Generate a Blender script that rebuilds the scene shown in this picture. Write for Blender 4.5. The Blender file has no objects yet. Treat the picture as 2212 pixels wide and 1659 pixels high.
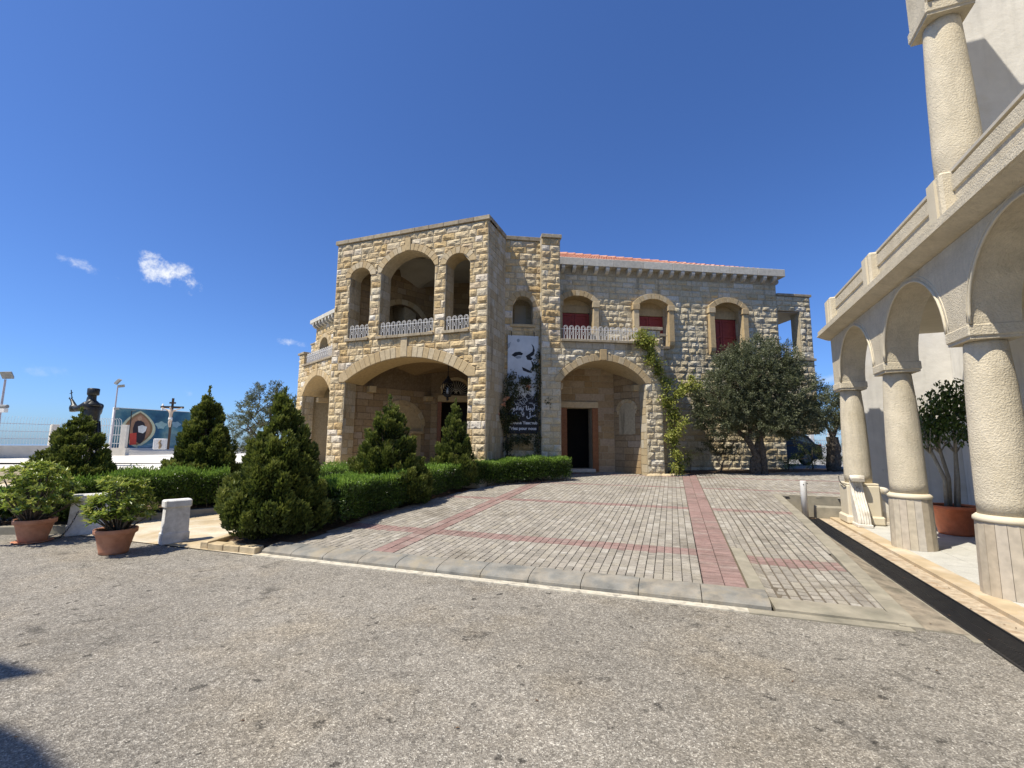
import bpy, math, random
import numpy as np
from mathutils import Vector, Matrix
from mathutils.geometry import tessellate_polygon
rng = np.random.default_rng(7)
random.seed(7)
PI = math.pi
SC = bpy.context.scene
COL = SC.collection
V3 = lambda *a: np.array(a, float)

# ------------------------------------------------------------------ camera
CAM_Z = 1.55
pitch, roll = math.atan(130 / 985.0), 0.008
fw = V3(0, math.cos(pitch), math.sin(pitch)); up0 = V3(0, -math.sin(pitch), math.cos(pitch)); rt0 = V3(1, 0, 0)
rt = rt0 * math.cos(roll) + up0 * math.sin(roll)
up = -rt0 * math.sin(roll) + up0 * math.cos(roll)
cam = bpy.data.cameras.new('camera'); camo = bpy.data.objects.new('camera', cam); COL.objects.link(camo)
cam.sensor_fit = 'HORIZONTAL'; cam.sensor_width = 36.0; cam.lens = 36.0 * 985 / 2212
cam.clip_start = 0.05; cam.clip_end = 60000
M = Matrix(((rt[0], up[0], -fw[0], 0), (rt[1], up[1], -fw[1], 0), (rt[2], up[2], -fw[2], CAM_Z), (0, 0, 0, 1)))
camo.matrix_world = M
SC.camera = camo

# ------------------------------------------------------------------ world and sun
SUN_EL = math.radians(60.5)
SUN_H = V3(-0.883, -0.469, 0)                       # horizontal direction towards the sun
SUN = SUN_H * math.cos(SUN_EL) + V3(0, 0, math.sin(SUN_EL))
world = bpy.data.worlds.new('World'); SC.world = world; world.use_nodes = True
wn, wl = world.node_tree.nodes, world.node_tree.links
for n in list(wn): wn.remove(n)
wout = wn.new('ShaderNodeOutputWorld'); bg = wn.new('ShaderNodeBackground'); bg.inputs['Strength'].default_value = 0.079
sky = wn.new('ShaderNodeTexSky'); sky.sky_type = 'NISHITA'; sky.sun_disc = False
sky.sun_elevation = SUN_EL; sky.sun_rotation = math.atan2(SUN_H[0], SUN_H[1])
sky.altitude = 0; sky.air_density = 0.85; sky.dust_density = 0.6; sky.ozone_density = 1.0
wl.new(bg.outputs[0], wout.inputs[0])

def build_clouds():
    """small fair-weather clouds as directions in the sky (they stay put in the world)"""
    tc = wn.new('ShaderNodeTexCoord')
    noise = wn.new('ShaderNodeTexNoise'); noise.inputs['Scale'].default_value = 22.0
    noise.inputs['Detail'].default_value = 9; noise.inputs['Roughness'].default_value = 0.68
    wl.new(tc.outputs['Generated'], noise.inputs['Vector'])
    total = None
    # azimuth deg (clockwise from +Y), elevation deg, half width, half height, tilt deg, strength
    for az, el, hw, hh, tilt, st in ((-38.4, 16.5, 3.3, 1.75, -20, 1.2), (-44.0, 15.6, 2.4, 0.85, -17, 0.7), (-45.9, 6.0, 2.4, 0.7, 0, 0.2),
                                     (-26.2, 11.2, 1.8, 0.6, -4, 0.7), (-35.5, 5.0, 0.8, 0.6, 0, 0.3), (35.1, 6.8, 2.6, 0.7, 0, 0.3)):
        a, e = math.radians(az), math.radians(el)
        d = V3(math.sin(a) * math.cos(e), math.cos(a) * math.cos(e), math.sin(e))
        r = V3(math.cos(a), -math.sin(a), 0); u = np.cross(r, d)
        t = math.radians(tilt); r2 = r * math.cos(t) + u * math.sin(t); u2 = -r * math.sin(t) + u * math.cos(t)
        acc = None
        for ax, h in ((r2, hw), (u2, hh)):
            dp = wn.new('ShaderNodeVectorMath'); dp.operation = 'DOT_PRODUCT'
            wl.new(tc.outputs['Generated'], dp.inputs[0]); dp.inputs[1].default_value = tuple(ax / math.radians(h))
            sq = wn.new('ShaderNodeMath'); sq.operation = 'MULTIPLY'; wl.new(dp.outputs['Value'], sq.inputs[0]); wl.new(dp.outputs['Value'], sq.inputs[1])
            if acc is None: acc = sq
            else:
                ad = wn.new('ShaderNodeMath'); ad.operation = 'ADD'; wl.new(acc.outputs[0], ad.inputs[0]); wl.new(sq.outputs[0], ad.inputs[1]); acc = ad
        fr = wn.new('ShaderNodeVectorMath'); fr.operation = 'DOT_PRODUCT'; wl.new(tc.outputs['Generated'], fr.inputs[0]); fr.inputs[1].default_value = tuple(d)
        gt = wn.new('ShaderNodeMath'); gt.operation = 'GREATER_THAN'; wl.new(fr.outputs['Value'], gt.inputs[0]); gt.inputs[1].default_value = 0.5
        inv = wn.new('ShaderNodeMath'); inv.operation = 'SUBTRACT'; inv.inputs[0].default_value = 1.0; wl.new(acc.outputs[0], inv.inputs[1])
        m1 = wn.new('ShaderNodeMath'); m1.operation = 'MULTIPLY_ADD'; wl.new(noise.outputs['Fac'], m1.inputs[0]); m1.inputs[1].default_value = 4.2; m1.inputs[2].default_value = -2.5
        ad = wn.new('ShaderNodeMath'); ad.operation = 'ADD'; wl.new(inv.outputs[0], ad.inputs[0]); wl.new(m1.outputs[0], ad.inputs[1])
        cl = wn.new('ShaderNodeMapRange'); cl.interpolation_type = 'SMOOTHSTEP'; wl.new(ad.outputs[0], cl.inputs['Value'])
        cl.inputs['From Min'].default_value = 0.0; cl.inputs['From Max'].default_value = 1.25; cl.inputs['To Max'].default_value = st
        m2 = wn.new('ShaderNodeMath'); m2.operation = 'MULTIPLY'; wl.new(cl.outputs[0], m2.inputs[0]); wl.new(gt.outputs[0], m2.inputs[1])
        if total is None: total = m2
        else:
            mx = wn.new('ShaderNodeMath'); mx.operation = 'ADD'; mx.use_clamp = True; wl.new(total.outputs[0], mx.inputs[0]); wl.new(m2.outputs[0], mx.inputs[1]); total = mx
    mix = wn.new('ShaderNodeMix'); mix.data_type = 'RGBA'
    tint = wn.new('ShaderNodeMix'); tint.data_type = 'RGBA'; tint.blend_type = 'MULTIPLY'; tint.inputs['Factor'].default_value = 1.0
    wl.new(sky.outputs[0], tint.inputs['A']); tint.inputs['B'].default_value = (0.62, 0.94, 1.50, 1)
    wl.new(total.outputs[0], mix.inputs['Factor']); wl.new(tint.outputs['Result'], mix.inputs['A']); mix.inputs['B'].default_value = (8.6, 8.9, 9.4, 1)
    wl.new(mix.outputs['Result'], bg.inputs['Color'])
build_clouds()

sl = bpy.data.lights.new('sun', 'SUN'); sl.energy = 5.0; sl.angle = math.radians(0.53); sl.color = (1.0, 0.93, 0.81)
so = bpy.data.objects.new('sun', sl); COL.objects.link(so)
so.rotation_euler = Vector(SUN).to_track_quat('Z', 'Y').to_euler(); so.location = (-20, -10, 30)
SC.view_settings.view_transform = 'Standard'; SC.view_settings.look = 'None'; SC.view_settings.gamma = 1.0
SC.view_settings.use_curve_mapping = False; SC.view_settings.exposure = 0.52
SC.cycles.max_bounces = 6; SC.cycles.diffuse_bounces = 3; SC.cycles.glossy_bounces = 2; SC.cycles.transmission_bounces = 3; SC.cycles.transparent_max_bounces = 4
SC.cycles.use_denoising = True; SC.cycles.sample_clamp_indirect = 6

# ------------------------------------------------------------------ objects, meshes, frames
def tag(o, label=None, cat=None, group=None, kind=None):
    for k, v in (('label', label), ('category', cat), ('group', group), ('kind', kind)):
        if v: o[k] = v
    return o
def thing(name, loc, label, cat, group=None):
    o = bpy.data.objects.new(name, None); COL.objects.link(o); o.location = tuple(loc); o.empty_display_size = 0.2
    return tag(o, label, cat, group)
WLOC = {}
def wloc(o):
    p = V3(0, 0, 0)
    while o is not None: p = p + V3(*o.location); o = o.parent
    return p
def link(name, me, parent=None, loc=None):
    o = bpy.data.objects.new(name, me); COL.objects.link(o)
    if parent is not None: o.parent = parent
    if loc is not None: o.location = tuple(loc)
    return o
def np_mesh(name, V, F, mats, mi=None, rnd=None, smooth=False):
    """V (n,3); F list of index tuples or (m,k) array"""
    me = bpy.data.meshes.new(name)
    V = np.asarray(V, np.float32)
    if isinstance(F, np.ndarray):
        m, k = F.shape; li = F.astype(np.int32).ravel(); ls = np.arange(0, m * k, k, dtype=np.int32)
    else:
        m = len(F); lens = np.array([len(f) for f in F], np.int32); li = np.concatenate([np.asarray(f, np.int32) for f in F]) if m else np.zeros(0, np.int32)
        ls = np.concatenate([[0], np.cumsum(lens)[:-1]]).astype(np.int32) if m else np.zeros(0, np.int32)
    me.vertices.add(len(V)); me.vertices.foreach_set('co', V.ravel())
    me.loops.add(len(li)); me.loops.foreach_set('vertex_index', li)
    me.polygons.add(m); me.polygons.foreach_set('loop_start', ls)
    for mt in (mats if isinstance(mats, (list, tuple)) else [mats]): me.materials.append(mt)
    if mi is not None: me.polygons.foreach_set('material_index', np.asarray(mi, np.int32))
    if rnd is not None:
        a = me.attributes.new('rnd', 'FLOAT', 'POINT'); a.data.foreach_set('value', np.asarray(rnd, np.float32))
    me.update(calc_edges=True)
    if not smooth: me.shade_flat()
    return me
class Fr:
    """wall frame: s along, d outwards, z up"""
    def __init__(self, o, T, N): self.o = V3(o[0], o[1], 0); self.T = np.array(T, float); self.N = np.array(N, float)
    def w(self, s, d, z): return self.o + self.T * s + self.N * d + V3(0, 0, z)
    def W(self, A): A = np.asarray(A, float); return self.o + A[:, 0:1] * self.T + A[:, 1:2] * self.N + A[:, 2:3] * V3(0, 0, 1)
    def sub(self, s, d, az_turn=0):  # a frame starting at (s,d), turned clockwise seen from above
        a = az_turn; c, n = math.cos(a), math.sin(a)
        R = lambda v: V3(v[0] * c + v[1] * n, -v[0] * n + v[1] * c, 0)
        return Fr(self.w(s, d, 0), R(self.T), R(self.N))
    def ang(self): return math.atan2(self.T[1], self.T[0])
class MB:
    def __init__(self): self.V = []; self.F = []; self.M = []; self.R = []; self.m = 0; self.r = 0.5
    def add(self, V, F):
        b = len(self.V); self.V.extend([tuple(v) for v in V]); self.R.extend([self.r] * len(V))
        for f in F: self.F.append(tuple(b + i for i in f)); self.M.append(self.m)
        return self
    def hexa(self, P): return self.add(P, [(0, 3, 2, 1), (4, 5, 6, 7), (0, 1, 5, 4), (1, 2, 6, 5), (2, 3, 7, 6), (3, 0, 4, 7)])
    def box(self, fr, s0, s1, d0, d1, z0, z1):
        return self.hexa([fr.w(s, d, z) for z in (z0, z1) for s, d in ((s0, d0), (s1, d0), (s1, d1), (s0, d1))])
    def cbox(self, fr, s0, s1, d0, d1, z0, z1, c=0.01):
        """box with chamfered edges"""
        V = []; ix = {}
        for i, s in enumerate((s0, s1)):
            for j, d in enumerate((d0, d1)):
                for k, z in enumerate((z0, z1)):
                    a, b, e = (1, -1)[i], (1, -1)[j], (1, -1)[k]
                    for t, (x, y, w) in enumerate(((0, 1, 1), (1, 0, 1), (1, 1, 0))):
                        ix[i, j, k, t] = len(V); V.append(fr.w(s + a * c * x, d + b * c * y, z + e * c * w))
        F = []
        q = lambda *a: F.append(tuple(ix[x] for x in a))
        for i in (0, 1): q((i, 0, 0, 0), (i, 1, 0, 0), (i, 1, 1, 0), (i, 0, 1, 0))
        for j in (0, 1): q((0, j, 0, 1), (1, j, 0, 1), (1, j, 1, 1), (0, j, 1, 1))
        for k in (0, 1): q((0, 0, k, 2), (1, 0, k, 2), (1, 1, k, 2), (0, 1, k, 2))
        for j in (0, 1):
            for k in (0, 1): q((0, j, k, 1), (1, j, k, 1), (1, j, k, 2), (0, j, k, 2))
        for i in (0, 1):
            for k in (0, 1): q((i, 0, k, 0), (i, 1, k, 0), (i, 1, k, 2), (i, 0, k, 2))
            for j in (0, 1): q((i, j, 0, 0), (i, j, 1, 0), (i, j, 1, 1), (i, j, 0, 1))
            for j in (0, 1):
                for k in (0, 1): q((i, j, k, 0), (i, j, k, 1), (i, j, k, 2))
        return self.add(V, F)
    def prism(self, fr, poly, d0, d1):
        """polygon [(s,z)] pushed from depth d0 to d1"""
        n = len(poly); V = [fr.w(s, d0, z) for s, z in poly] + [fr.w(s, d1, z) for s, z in poly]
        return self.add(V, [tuple(range(n)), tuple(range(2 * n - 1, n - 1, -1))] + [(i, (i + 1) % n, n + (i + 1) % n, n + i) for i in range(n)])
    def flat(self, pts, z0, z1):
        """plan polygon [(x,y)] between heights"""
        n = len(pts); V = [(x, y, z0) for x, y in pts] + [(x, y, z1) for x, y in pts]
        return self.add(V, [tuple(range(n)), tuple(range(2 * n - 1, n - 1, -1))] + [(i, (i + 1) % n, n + (i + 1) % n, n + i) for i in range(n)])
    def tube(self, pts, r, n=6, closed=False, caps=True):
        P = [np.array(p, float) for p in pts]; k = len(P); rr = r if hasattr(r, '__len__') else [r] * k
        V = []; prev = None
        for i in range(k):
            a = P[(i - 1) % k] if (closed or i > 0) else P[i]; b = P[(i + 1) % k] if (closed or i < k - 1) else P[i]
            t = b - a; t = t / (np.linalg.norm(t) + 1e-9)
            if prev is None:
                h = V3(0, 0, 1) if abs(t[2]) < 0.9 else V3(1, 0, 0)
                u = np.cross(t, h)
            else: u = prev - t * (prev @ t)
            u = u / (np.linalg.norm(u) + 1e-9); prev = u; w = np.cross(t, u)
            for j in range(n):
                c, s = math.cos(2 * PI * j / n), math.sin(2 * PI * j / n); V.append(P[i] + (u * c + w * s) * rr[i])
        F = []
        for i in range(k if closed else k - 1):
            i2 = (i + 1) % k
            for j in range(n): F.append((i * n + j, i * n + (j + 1) % n, i2 * n + (j + 1) % n, i2 * n + j))
        if caps and not closed: F += [tuple(range(n - 1, -1, -1)), tuple((k - 1) * n + j for j in range(n))]
        return self.add(V, F)
    def lathe(self, c, prof, n=24, sx=1, sy=1, rot=0):
        """prof [(r,z)] round the vertical through c; capped where r=0 is not given"""
        V = []
        for r, z in prof:
            for j in range(n):
                a = 2 * PI * j / n + rot; V.append((c[0] + r * sx * math.cos(a), c[1] + r * sy * math.sin(a), c[2] + z))
        F = [(i * n + j, i * n + (j + 1) % n, (i + 1) * n + (j + 1) % n, (i + 1) * n + j) for i in range(len(prof) - 1) for j in range(n)]
        F += [tuple(range(n - 1, -1, -1)), tuple((len(prof) - 1) * n + j for j in range(n))]
        return self.add(V, F)
    def build(self, name, mats, parent=None, smooth=False, kind=None):
        V = np.array(self.V, float)
        off = wloc(parent) if parent is not None else V3(0, 0, 0)
        me = np_mesh(name, V - off, self.F, mats, self.M, self.R, smooth)
        o = link(name, me, parent)
        if kind: o['kind'] = kind
        return o
def tri_poly(loops):
    """polygon with holes -> flat point list, triangles"""
    pts = [p for l in loops for p in l]
    return pts, tessellate_polygon([[Vector((p[0], p[1], 0)) for p in l] for l in loops])
def plate(mb, fr, outline, holes, t, back=True):
    pts, tr = tri_poly([outline] + holes)
    V = [fr.w(s, 0, z) for s, z in pts] + [fr.w(s, -t, z) for s, z in pts]; n = len(pts)
    F = [tuple(f) for f in tr] + ([tuple(n + i for i in f) for f in tr] if back else [])
    b = 0
    for l in [outline] + holes:
        k = len(l); F += [(b + i, b + (i + 1) % k, n + b + (i + 1) % k, n + b + i) for i in range(k)]; b += k
    mb.add(V, F)

# ------------------------------------------------------------------ materials
MATS = {}
def mat(name, cols, rough=0.85, noise=6.0, namt=0.35, bump=0.0, bscale=40.0, bdist=0.01, use_rnd=False, spec=0.3, metal=0.0, translucent=0.0,
        stain=None, stain_scale=0.8, stain_amt=0.0, coord='Object', detail=5, fine=None, streak=0.0):
    """cols: list of linear colours; a ramp over noise or over the per-piece random value"""
    if name in MATS: return MATS[name]
    m = bpy.data.materials.new(name); m.use_nodes = True; N, L = m.node_tree.nodes, m.node_tree.links
    for n in list(N): N.remove(n)
    out = N.new('ShaderNodeOutputMaterial'); bs = N.new('ShaderNodeBsdfPrincipled')
    bs.inputs['Roughness'].default_value = rough; bs.inputs['Specular IOR Level'].default_value = spec; bs.inputs['Metallic'].default_value = metal
    geo = N.new('ShaderNodeNewGeometry')
    def noi(scale, det=detail, rg=0.55):
        t = N.new('ShaderNodeTexNoise'); t.inputs['Scale'].default_value = scale; t.inputs['Detail'].default_value = det; t.inputs['Roughness'].default_value = rg
        L.new(geo.outputs['Position'], t.inputs['Vector']); return t
    ramp = N.new('ShaderNodeValToRGB'); el = ramp.color_ramp.elements
    k = len(cols)
    while len(el) < max(k, 2): el.new(0.5)
    for i in range(max(k, 2)):
        el[i].position = i / max(k - 1, 1); el[i].color = (*cols[min(i, k - 1)], 1)
    nz = noi(noise)
    if use_rnd:
        at = N.new('ShaderNodeAttribute'); at.attribute_name = 'rnd'; oi = N.new('ShaderNodeObjectInfo')
        ad = N.new('ShaderNodeMath'); ad.operation = 'ADD'; L.new(at.outputs['Fac'], ad.inputs[0]); L.new(oi.outputs['Random'], ad.inputs[1])
        fr_ = N.new('ShaderNodeMath'); fr_.operation = 'FRACT'; L.new((ad if use_rnd != 'attr' else at).outputs[0 if use_rnd != 'attr' else 'Fac'], fr_.inputs[0])
        if use_rnd == 'attr': L.new(at.outputs['Fac'], ramp.inputs[0])
        else: L.new(fr_.outputs[0], ramp.inputs[0])
    else:
        mr = N.new('ShaderNodeMapRange'); mr.inputs['From Min'].default_value = 0.3; mr.inputs['From Max'].default_value = 0.7; L.new(nz.outputs['Fac'], mr.inputs['Value']); L.new(mr.outputs[0], ramp.inputs[0])
    mul = N.new('ShaderNodeMix'); mul.data_type = 'RGBA'; mul.blend_type = 'MULTIPLY'; mul.inputs['Factor'].default_value = 1.0
    mr2 = N.new('ShaderNodeMapRange'); mr2.inputs['From Min'].default_value = 0.25; mr2.inputs['From Max'].default_value = 0.75
    mr2.inputs['To Min'].default_value = 1 - namt; mr2.inputs['To Max'].default_value = 1 + namt * 0.5
    L.new(noi(noise * 2.3).outputs['Fac'], mr2.inputs['Value']); L.new(ramp.outputs[0], mul.inputs['A']); L.new(mr2.outputs[0], mul.inputs['B'])
    cur = mul.outputs['Result']
    if fine:
        n3 = noi(fine[0], 2, 0.5); mr4 = N.new('ShaderNodeMapRange'); mr4.inputs['From Min'].default_value = 0.3; mr4.inputs['From Max'].default_value = 0.7
        mr4.inputs['To Min'].default_value = 1 - fine[1]; mr4.inputs['To Max'].default_value = 1 + fine[1]; L.new(n3.outputs['Fac'], mr4.inputs['Value'])
        mx = N.new('ShaderNodeMix'); mx.data_type = 'RGBA'; mx.blend_type = 'MULTIPLY'; mx.inputs['Factor'].default_value = 1.0
        L.new(cur, mx.inputs['A']); L.new(mr4.outputs[0], mx.inputs['B']); cur = mx.outputs['Result']
    if stain:
        ns = noi(stain_scale, 6, 0.65); mr3 = N.new('ShaderNodeMapRange'); mr3.interpolation_type = 'SMOOTHSTEP'
        mr3.inputs['From Min'].default_value = 0.52 if stain_scale < 4.1 or stain_scale > 4.3 else .63; mr3.inputs['From Max'].default_value = 0.68 if stain_scale < 4.1 or stain_scale > 4.3 else .70; mr3.inputs['To Max'].default_value = stain_amt
        L.new(ns.outputs['Fac'], mr3.inputs['Value'])
        mx = N.new('ShaderNodeMix'); mx.data_type = 'RGBA'; L.new(mr3.outputs[0], mx.inputs['Factor']); L.new(cur, mx.inputs['A']); mx.inputs['B'].default_value = (*stain, 1)
        cur = mx.outputs['Result']
    if streak:   # rain streaks: noise drawn out downwards
        vm = N.new('ShaderNodeVectorMath'); vm.operation = 'MULTIPLY'; L.new(geo.outputs['Position'], vm.inputs[0]); vm.inputs[1].default_value = (5.5, 5.5, .55)
        t = N.new('ShaderNodeTexNoise'); t.inputs['Scale'].default_value = 1.0; t.inputs['Detail'].default_value = 6; t.inputs['Roughness'].default_value = .62; L.new(vm.outputs[0], t.inputs['Vector'])
        mr5 = N.new('ShaderNodeMapRange'); mr5.interpolation_type = 'SMOOTHSTEP'; mr5.inputs['From Min'].default_value = .5; mr5.inputs['From Max'].default_value = .72; mr5.inputs['To Min'].default_value = 1; mr5.inputs['To Max'].default_value = 1 - streak
        L.new(t.outputs['Fac'], mr5.inputs['Value']); mx = N.new('ShaderNodeMix'); mx.data_type = 'RGBA'; mx.blend_type = 'MULTIPLY'; mx.inputs['Factor'].default_value = 1.0
        L.new(cur, mx.inputs['A']); L.new(mr5.outputs[0], mx.inputs['B']); cur = mx.outputs['Result']
    L.new(cur, bs.inputs['Base Color'])
    if bump:
        bp = N.new('ShaderNodeBump'); bp.inputs['Strength'].default_value = bump; bp.inputs['Distance'].default_value = bdist
        L.new(noi(bscale, 3, 0.6).outputs['Fac'], bp.inputs['Height']); L.new(bp.outputs[0], bs.inputs['Normal'])
    if translucent:
        tr = N.new('ShaderNodeBsdfTranslucent'); L.new(cur, tr.inputs['Color']); mixs = N.new('ShaderNodeMixShader'); mixs.inputs[0].default_value = translucent
        L.new(bs.outputs[0], mixs.inputs[1]); L.new(tr.outputs[0], mixs.inputs[2]); L.new(mixs.outputs[0], out.inputs[0])
    else: L.new(bs.outputs[0], out.inputs[0])
    MATS[name] = m; m['bsdf'] = 1
    return m
STONE_COLS = [(.60, .51, .34), (.56, .43, .24), (.54, .39, .19), (.61, .53, .38), (.50, .355, .165), (.57, .44, .25), (.59, .48, .30), (.46, .32, .15), (.68, .62, .51), (.56, .43, .235), (.60, .50, .33)]
m_stone = mat('rock_faced_limestone', STONE_COLS, .92, 9, .25, .9, 26, .02, use_rnd=True, spec=.2, fine=(60, .12), streak=.38)
m_wing = mat('pale_rock_faced_stone', [(.54, .47, .32), (.56, .48, .33), (.51, .42, .26), (.58, .52, .39), (.48, .38, .22), (.53, .44, .28), (.62, .57, .45), (.50, .42, .27), (.57, .49, .33)], .92, 9, .25, .9, 26, .02, use_rnd=True, spec=.2, fine=(60, .12), streak=.38)
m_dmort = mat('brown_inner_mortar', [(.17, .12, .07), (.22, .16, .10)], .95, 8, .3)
m_flat = mat('tooled_limestone', [(.46, .39, .27), (.42, .34, .21), (.47, .41, .30), (.43, .35, .22), (.39, .305, .18), (.50, .45, .35), (.42, .34, .21)], .9, 7, .25, .35, 60, .006, use_rnd=True, spec=.2, streak=.45)
m_dress = mat('dressed_yellow_stone', [(.46, .345, .185), (.49, .375, .21), (.43, .315, .165), (.48, .37, .215), (.53, .44, .29), (.45, .335, .18)], .88, 5, .22, .45, 50, .006, use_rnd=True, spec=.2)
m_mortar = mat('grey_mortar', [(.38, .32, .21), (.45, .38, .26)], .95, 8, .3, .4, 50, .01)
m_cope = mat('weathered_coping_stone', [(.30, .245, .165), (.38, .32, .22), (.25, .20, .14)], .92, 4, .35, .5, 40, .008, use_rnd=True)
m_cornice = mat('grey_cornice_stone', [(.50, .47, .39), (.55, .52, .44), (.45, .42, .35)], .9, 5, .25, .3, 40, .006, use_rnd=True)
m_plaster = mat('pale_vault_plaster', [(.40, .36, .28), (.46, .42, .34)], .92, 1.5, .12, .1, 30, .004)
m_white = mat('white_painted_iron', [(.66, .65, .61), (.60, .58, .54)], .45, 8, .1)
m_red = mat('dark_red_shutter_paint', [(.25, .036, .026), (.30, .05, .034)], .55, 5, .25)
m_dark = mat('painted_interior_dark', [(.012, .010, .009), (.02, .016, .012)], .8, 3, .2)  # near-black colour standing in for the darkness of unlit rooms
m_iron = mat('black_wrought_iron', [(.018, .018, .02), (.03, .03, .03)], .5, 9, .2, metal=.3)
m_wood = mat('red_brown_door_frame', [(.20, .075, .03), (.26, .11, .045)], .5, 12, .3, .1, 90, .002)
m_tile = mat('terracotta_roof_tile', [(.52, .23, .14), (.58, .30, .20), (.48, .20, .12), (.60, .35, .25)], .85, 9, .25, .3, 60, .004, use_rnd=True)
m_glass = mat('lantern_glass', [(.30, .32, .32), (.4, .42, .42)], .1, 3, .1, spec=.6)
m_inner = mat('inner_stone_painted_bounce', [(.33, .235, .125), (.27, .185, .095), (.37, .28, .17), (.30, .21, .11), (.39, .31, .22), (.25, .17, .09), (.34, .25, .145)], .9, 6, .25, .35, 60, .006, use_rnd=True, spec=.2)  # browner, darker copy of the stone: warm reflected light put into its colour
# ------------------------------------------------------------------ the stone building
def circ(sc, a, zs, zt):
    r = zt - zs; R = (a * a + r * r) / (2 * r); return dict(sc=sc, a=a, zs=zs, zt=zt, R=R, zc=zt - R)
def arch(sc, a, z0, zs, zt, t, ext=0.0, fa=None):
    A = circ(sc, a, zs, zt); A.update(z0=z0, t=t, ext=ext); return A
def arch_poly(A, n=16, bottom=True):
    th = math.asin(min(1, A['a'] / A['R'])); 
    if A['zc'] > A['zs']: th = PI - th
    pts = [(A['sc'] + A['R'] * math.sin(x), A['zc'] + A['R'] * math.cos(x)) for x in np.linspace(-th, th, n)]
    if bottom: pts = [(A['sc'] - A['a'], A['z0'])] + pts + [(A['sc'] + A['a'], A['z0'])]
    return pts[::-1]
def ex_arch(A):
    def f(s, z, side=0):
        ds, dz = s - A['sc'], z - A['zc']; sg = side or math.copysign(1, ds)
        if z <= A['zs']:
            if abs(ds) < A['a'] and z > A['z0']:
                c = [(0, (A['sc'] + sg * A['a'], z))]
                return True, c[0][1]
            return False, None
        r = math.hypot(ds, dz); Ro = A['R'] + A['t']; lim = A['a'] + A['ext']
        if r < Ro and abs(ds) < lim:
            c = [(Ro - r, (A['sc'] + ds / (r + 1e-9) * Ro, A['zc'] + dz / (r + 1e-9) * Ro)), (abs(lim * sg - ds), (A['sc'] + sg * lim, z))]
            if z - A['zs'] < 0.12 and abs(ds) > A['a']: c.append((z - A['zs'], (s, A['zs'])))
            c = [x for x in c if x[1][1] > A['zs'] - 1e-6]
            return True, min(c)[1]
        return False, None
    f.sc = A['sc']; f.a = A['a']
    return f
def ex_rect(s0, s1, z0, z1):
    def f(s, z, side=0):
        if s0 < s < s1 and z0 < z < z1:
            return True, min(((s - s0, (s0, z)), (s1 - s, (s1, z)), (z - z0, (s, z0)), (z1 - z, (s, z1))))[1]
        return False, None
    return f
POOL = []       # (projected size, owner key, V, F, rnd, material)
CAMP = V3(0, 0, CAM_Z)
def hashn(x, y, seed):
    v = math.sin(x * 12.9898 + y * 78.233 + seed * 37.719) * 43758.5453; return v - math.floor(v)
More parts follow.
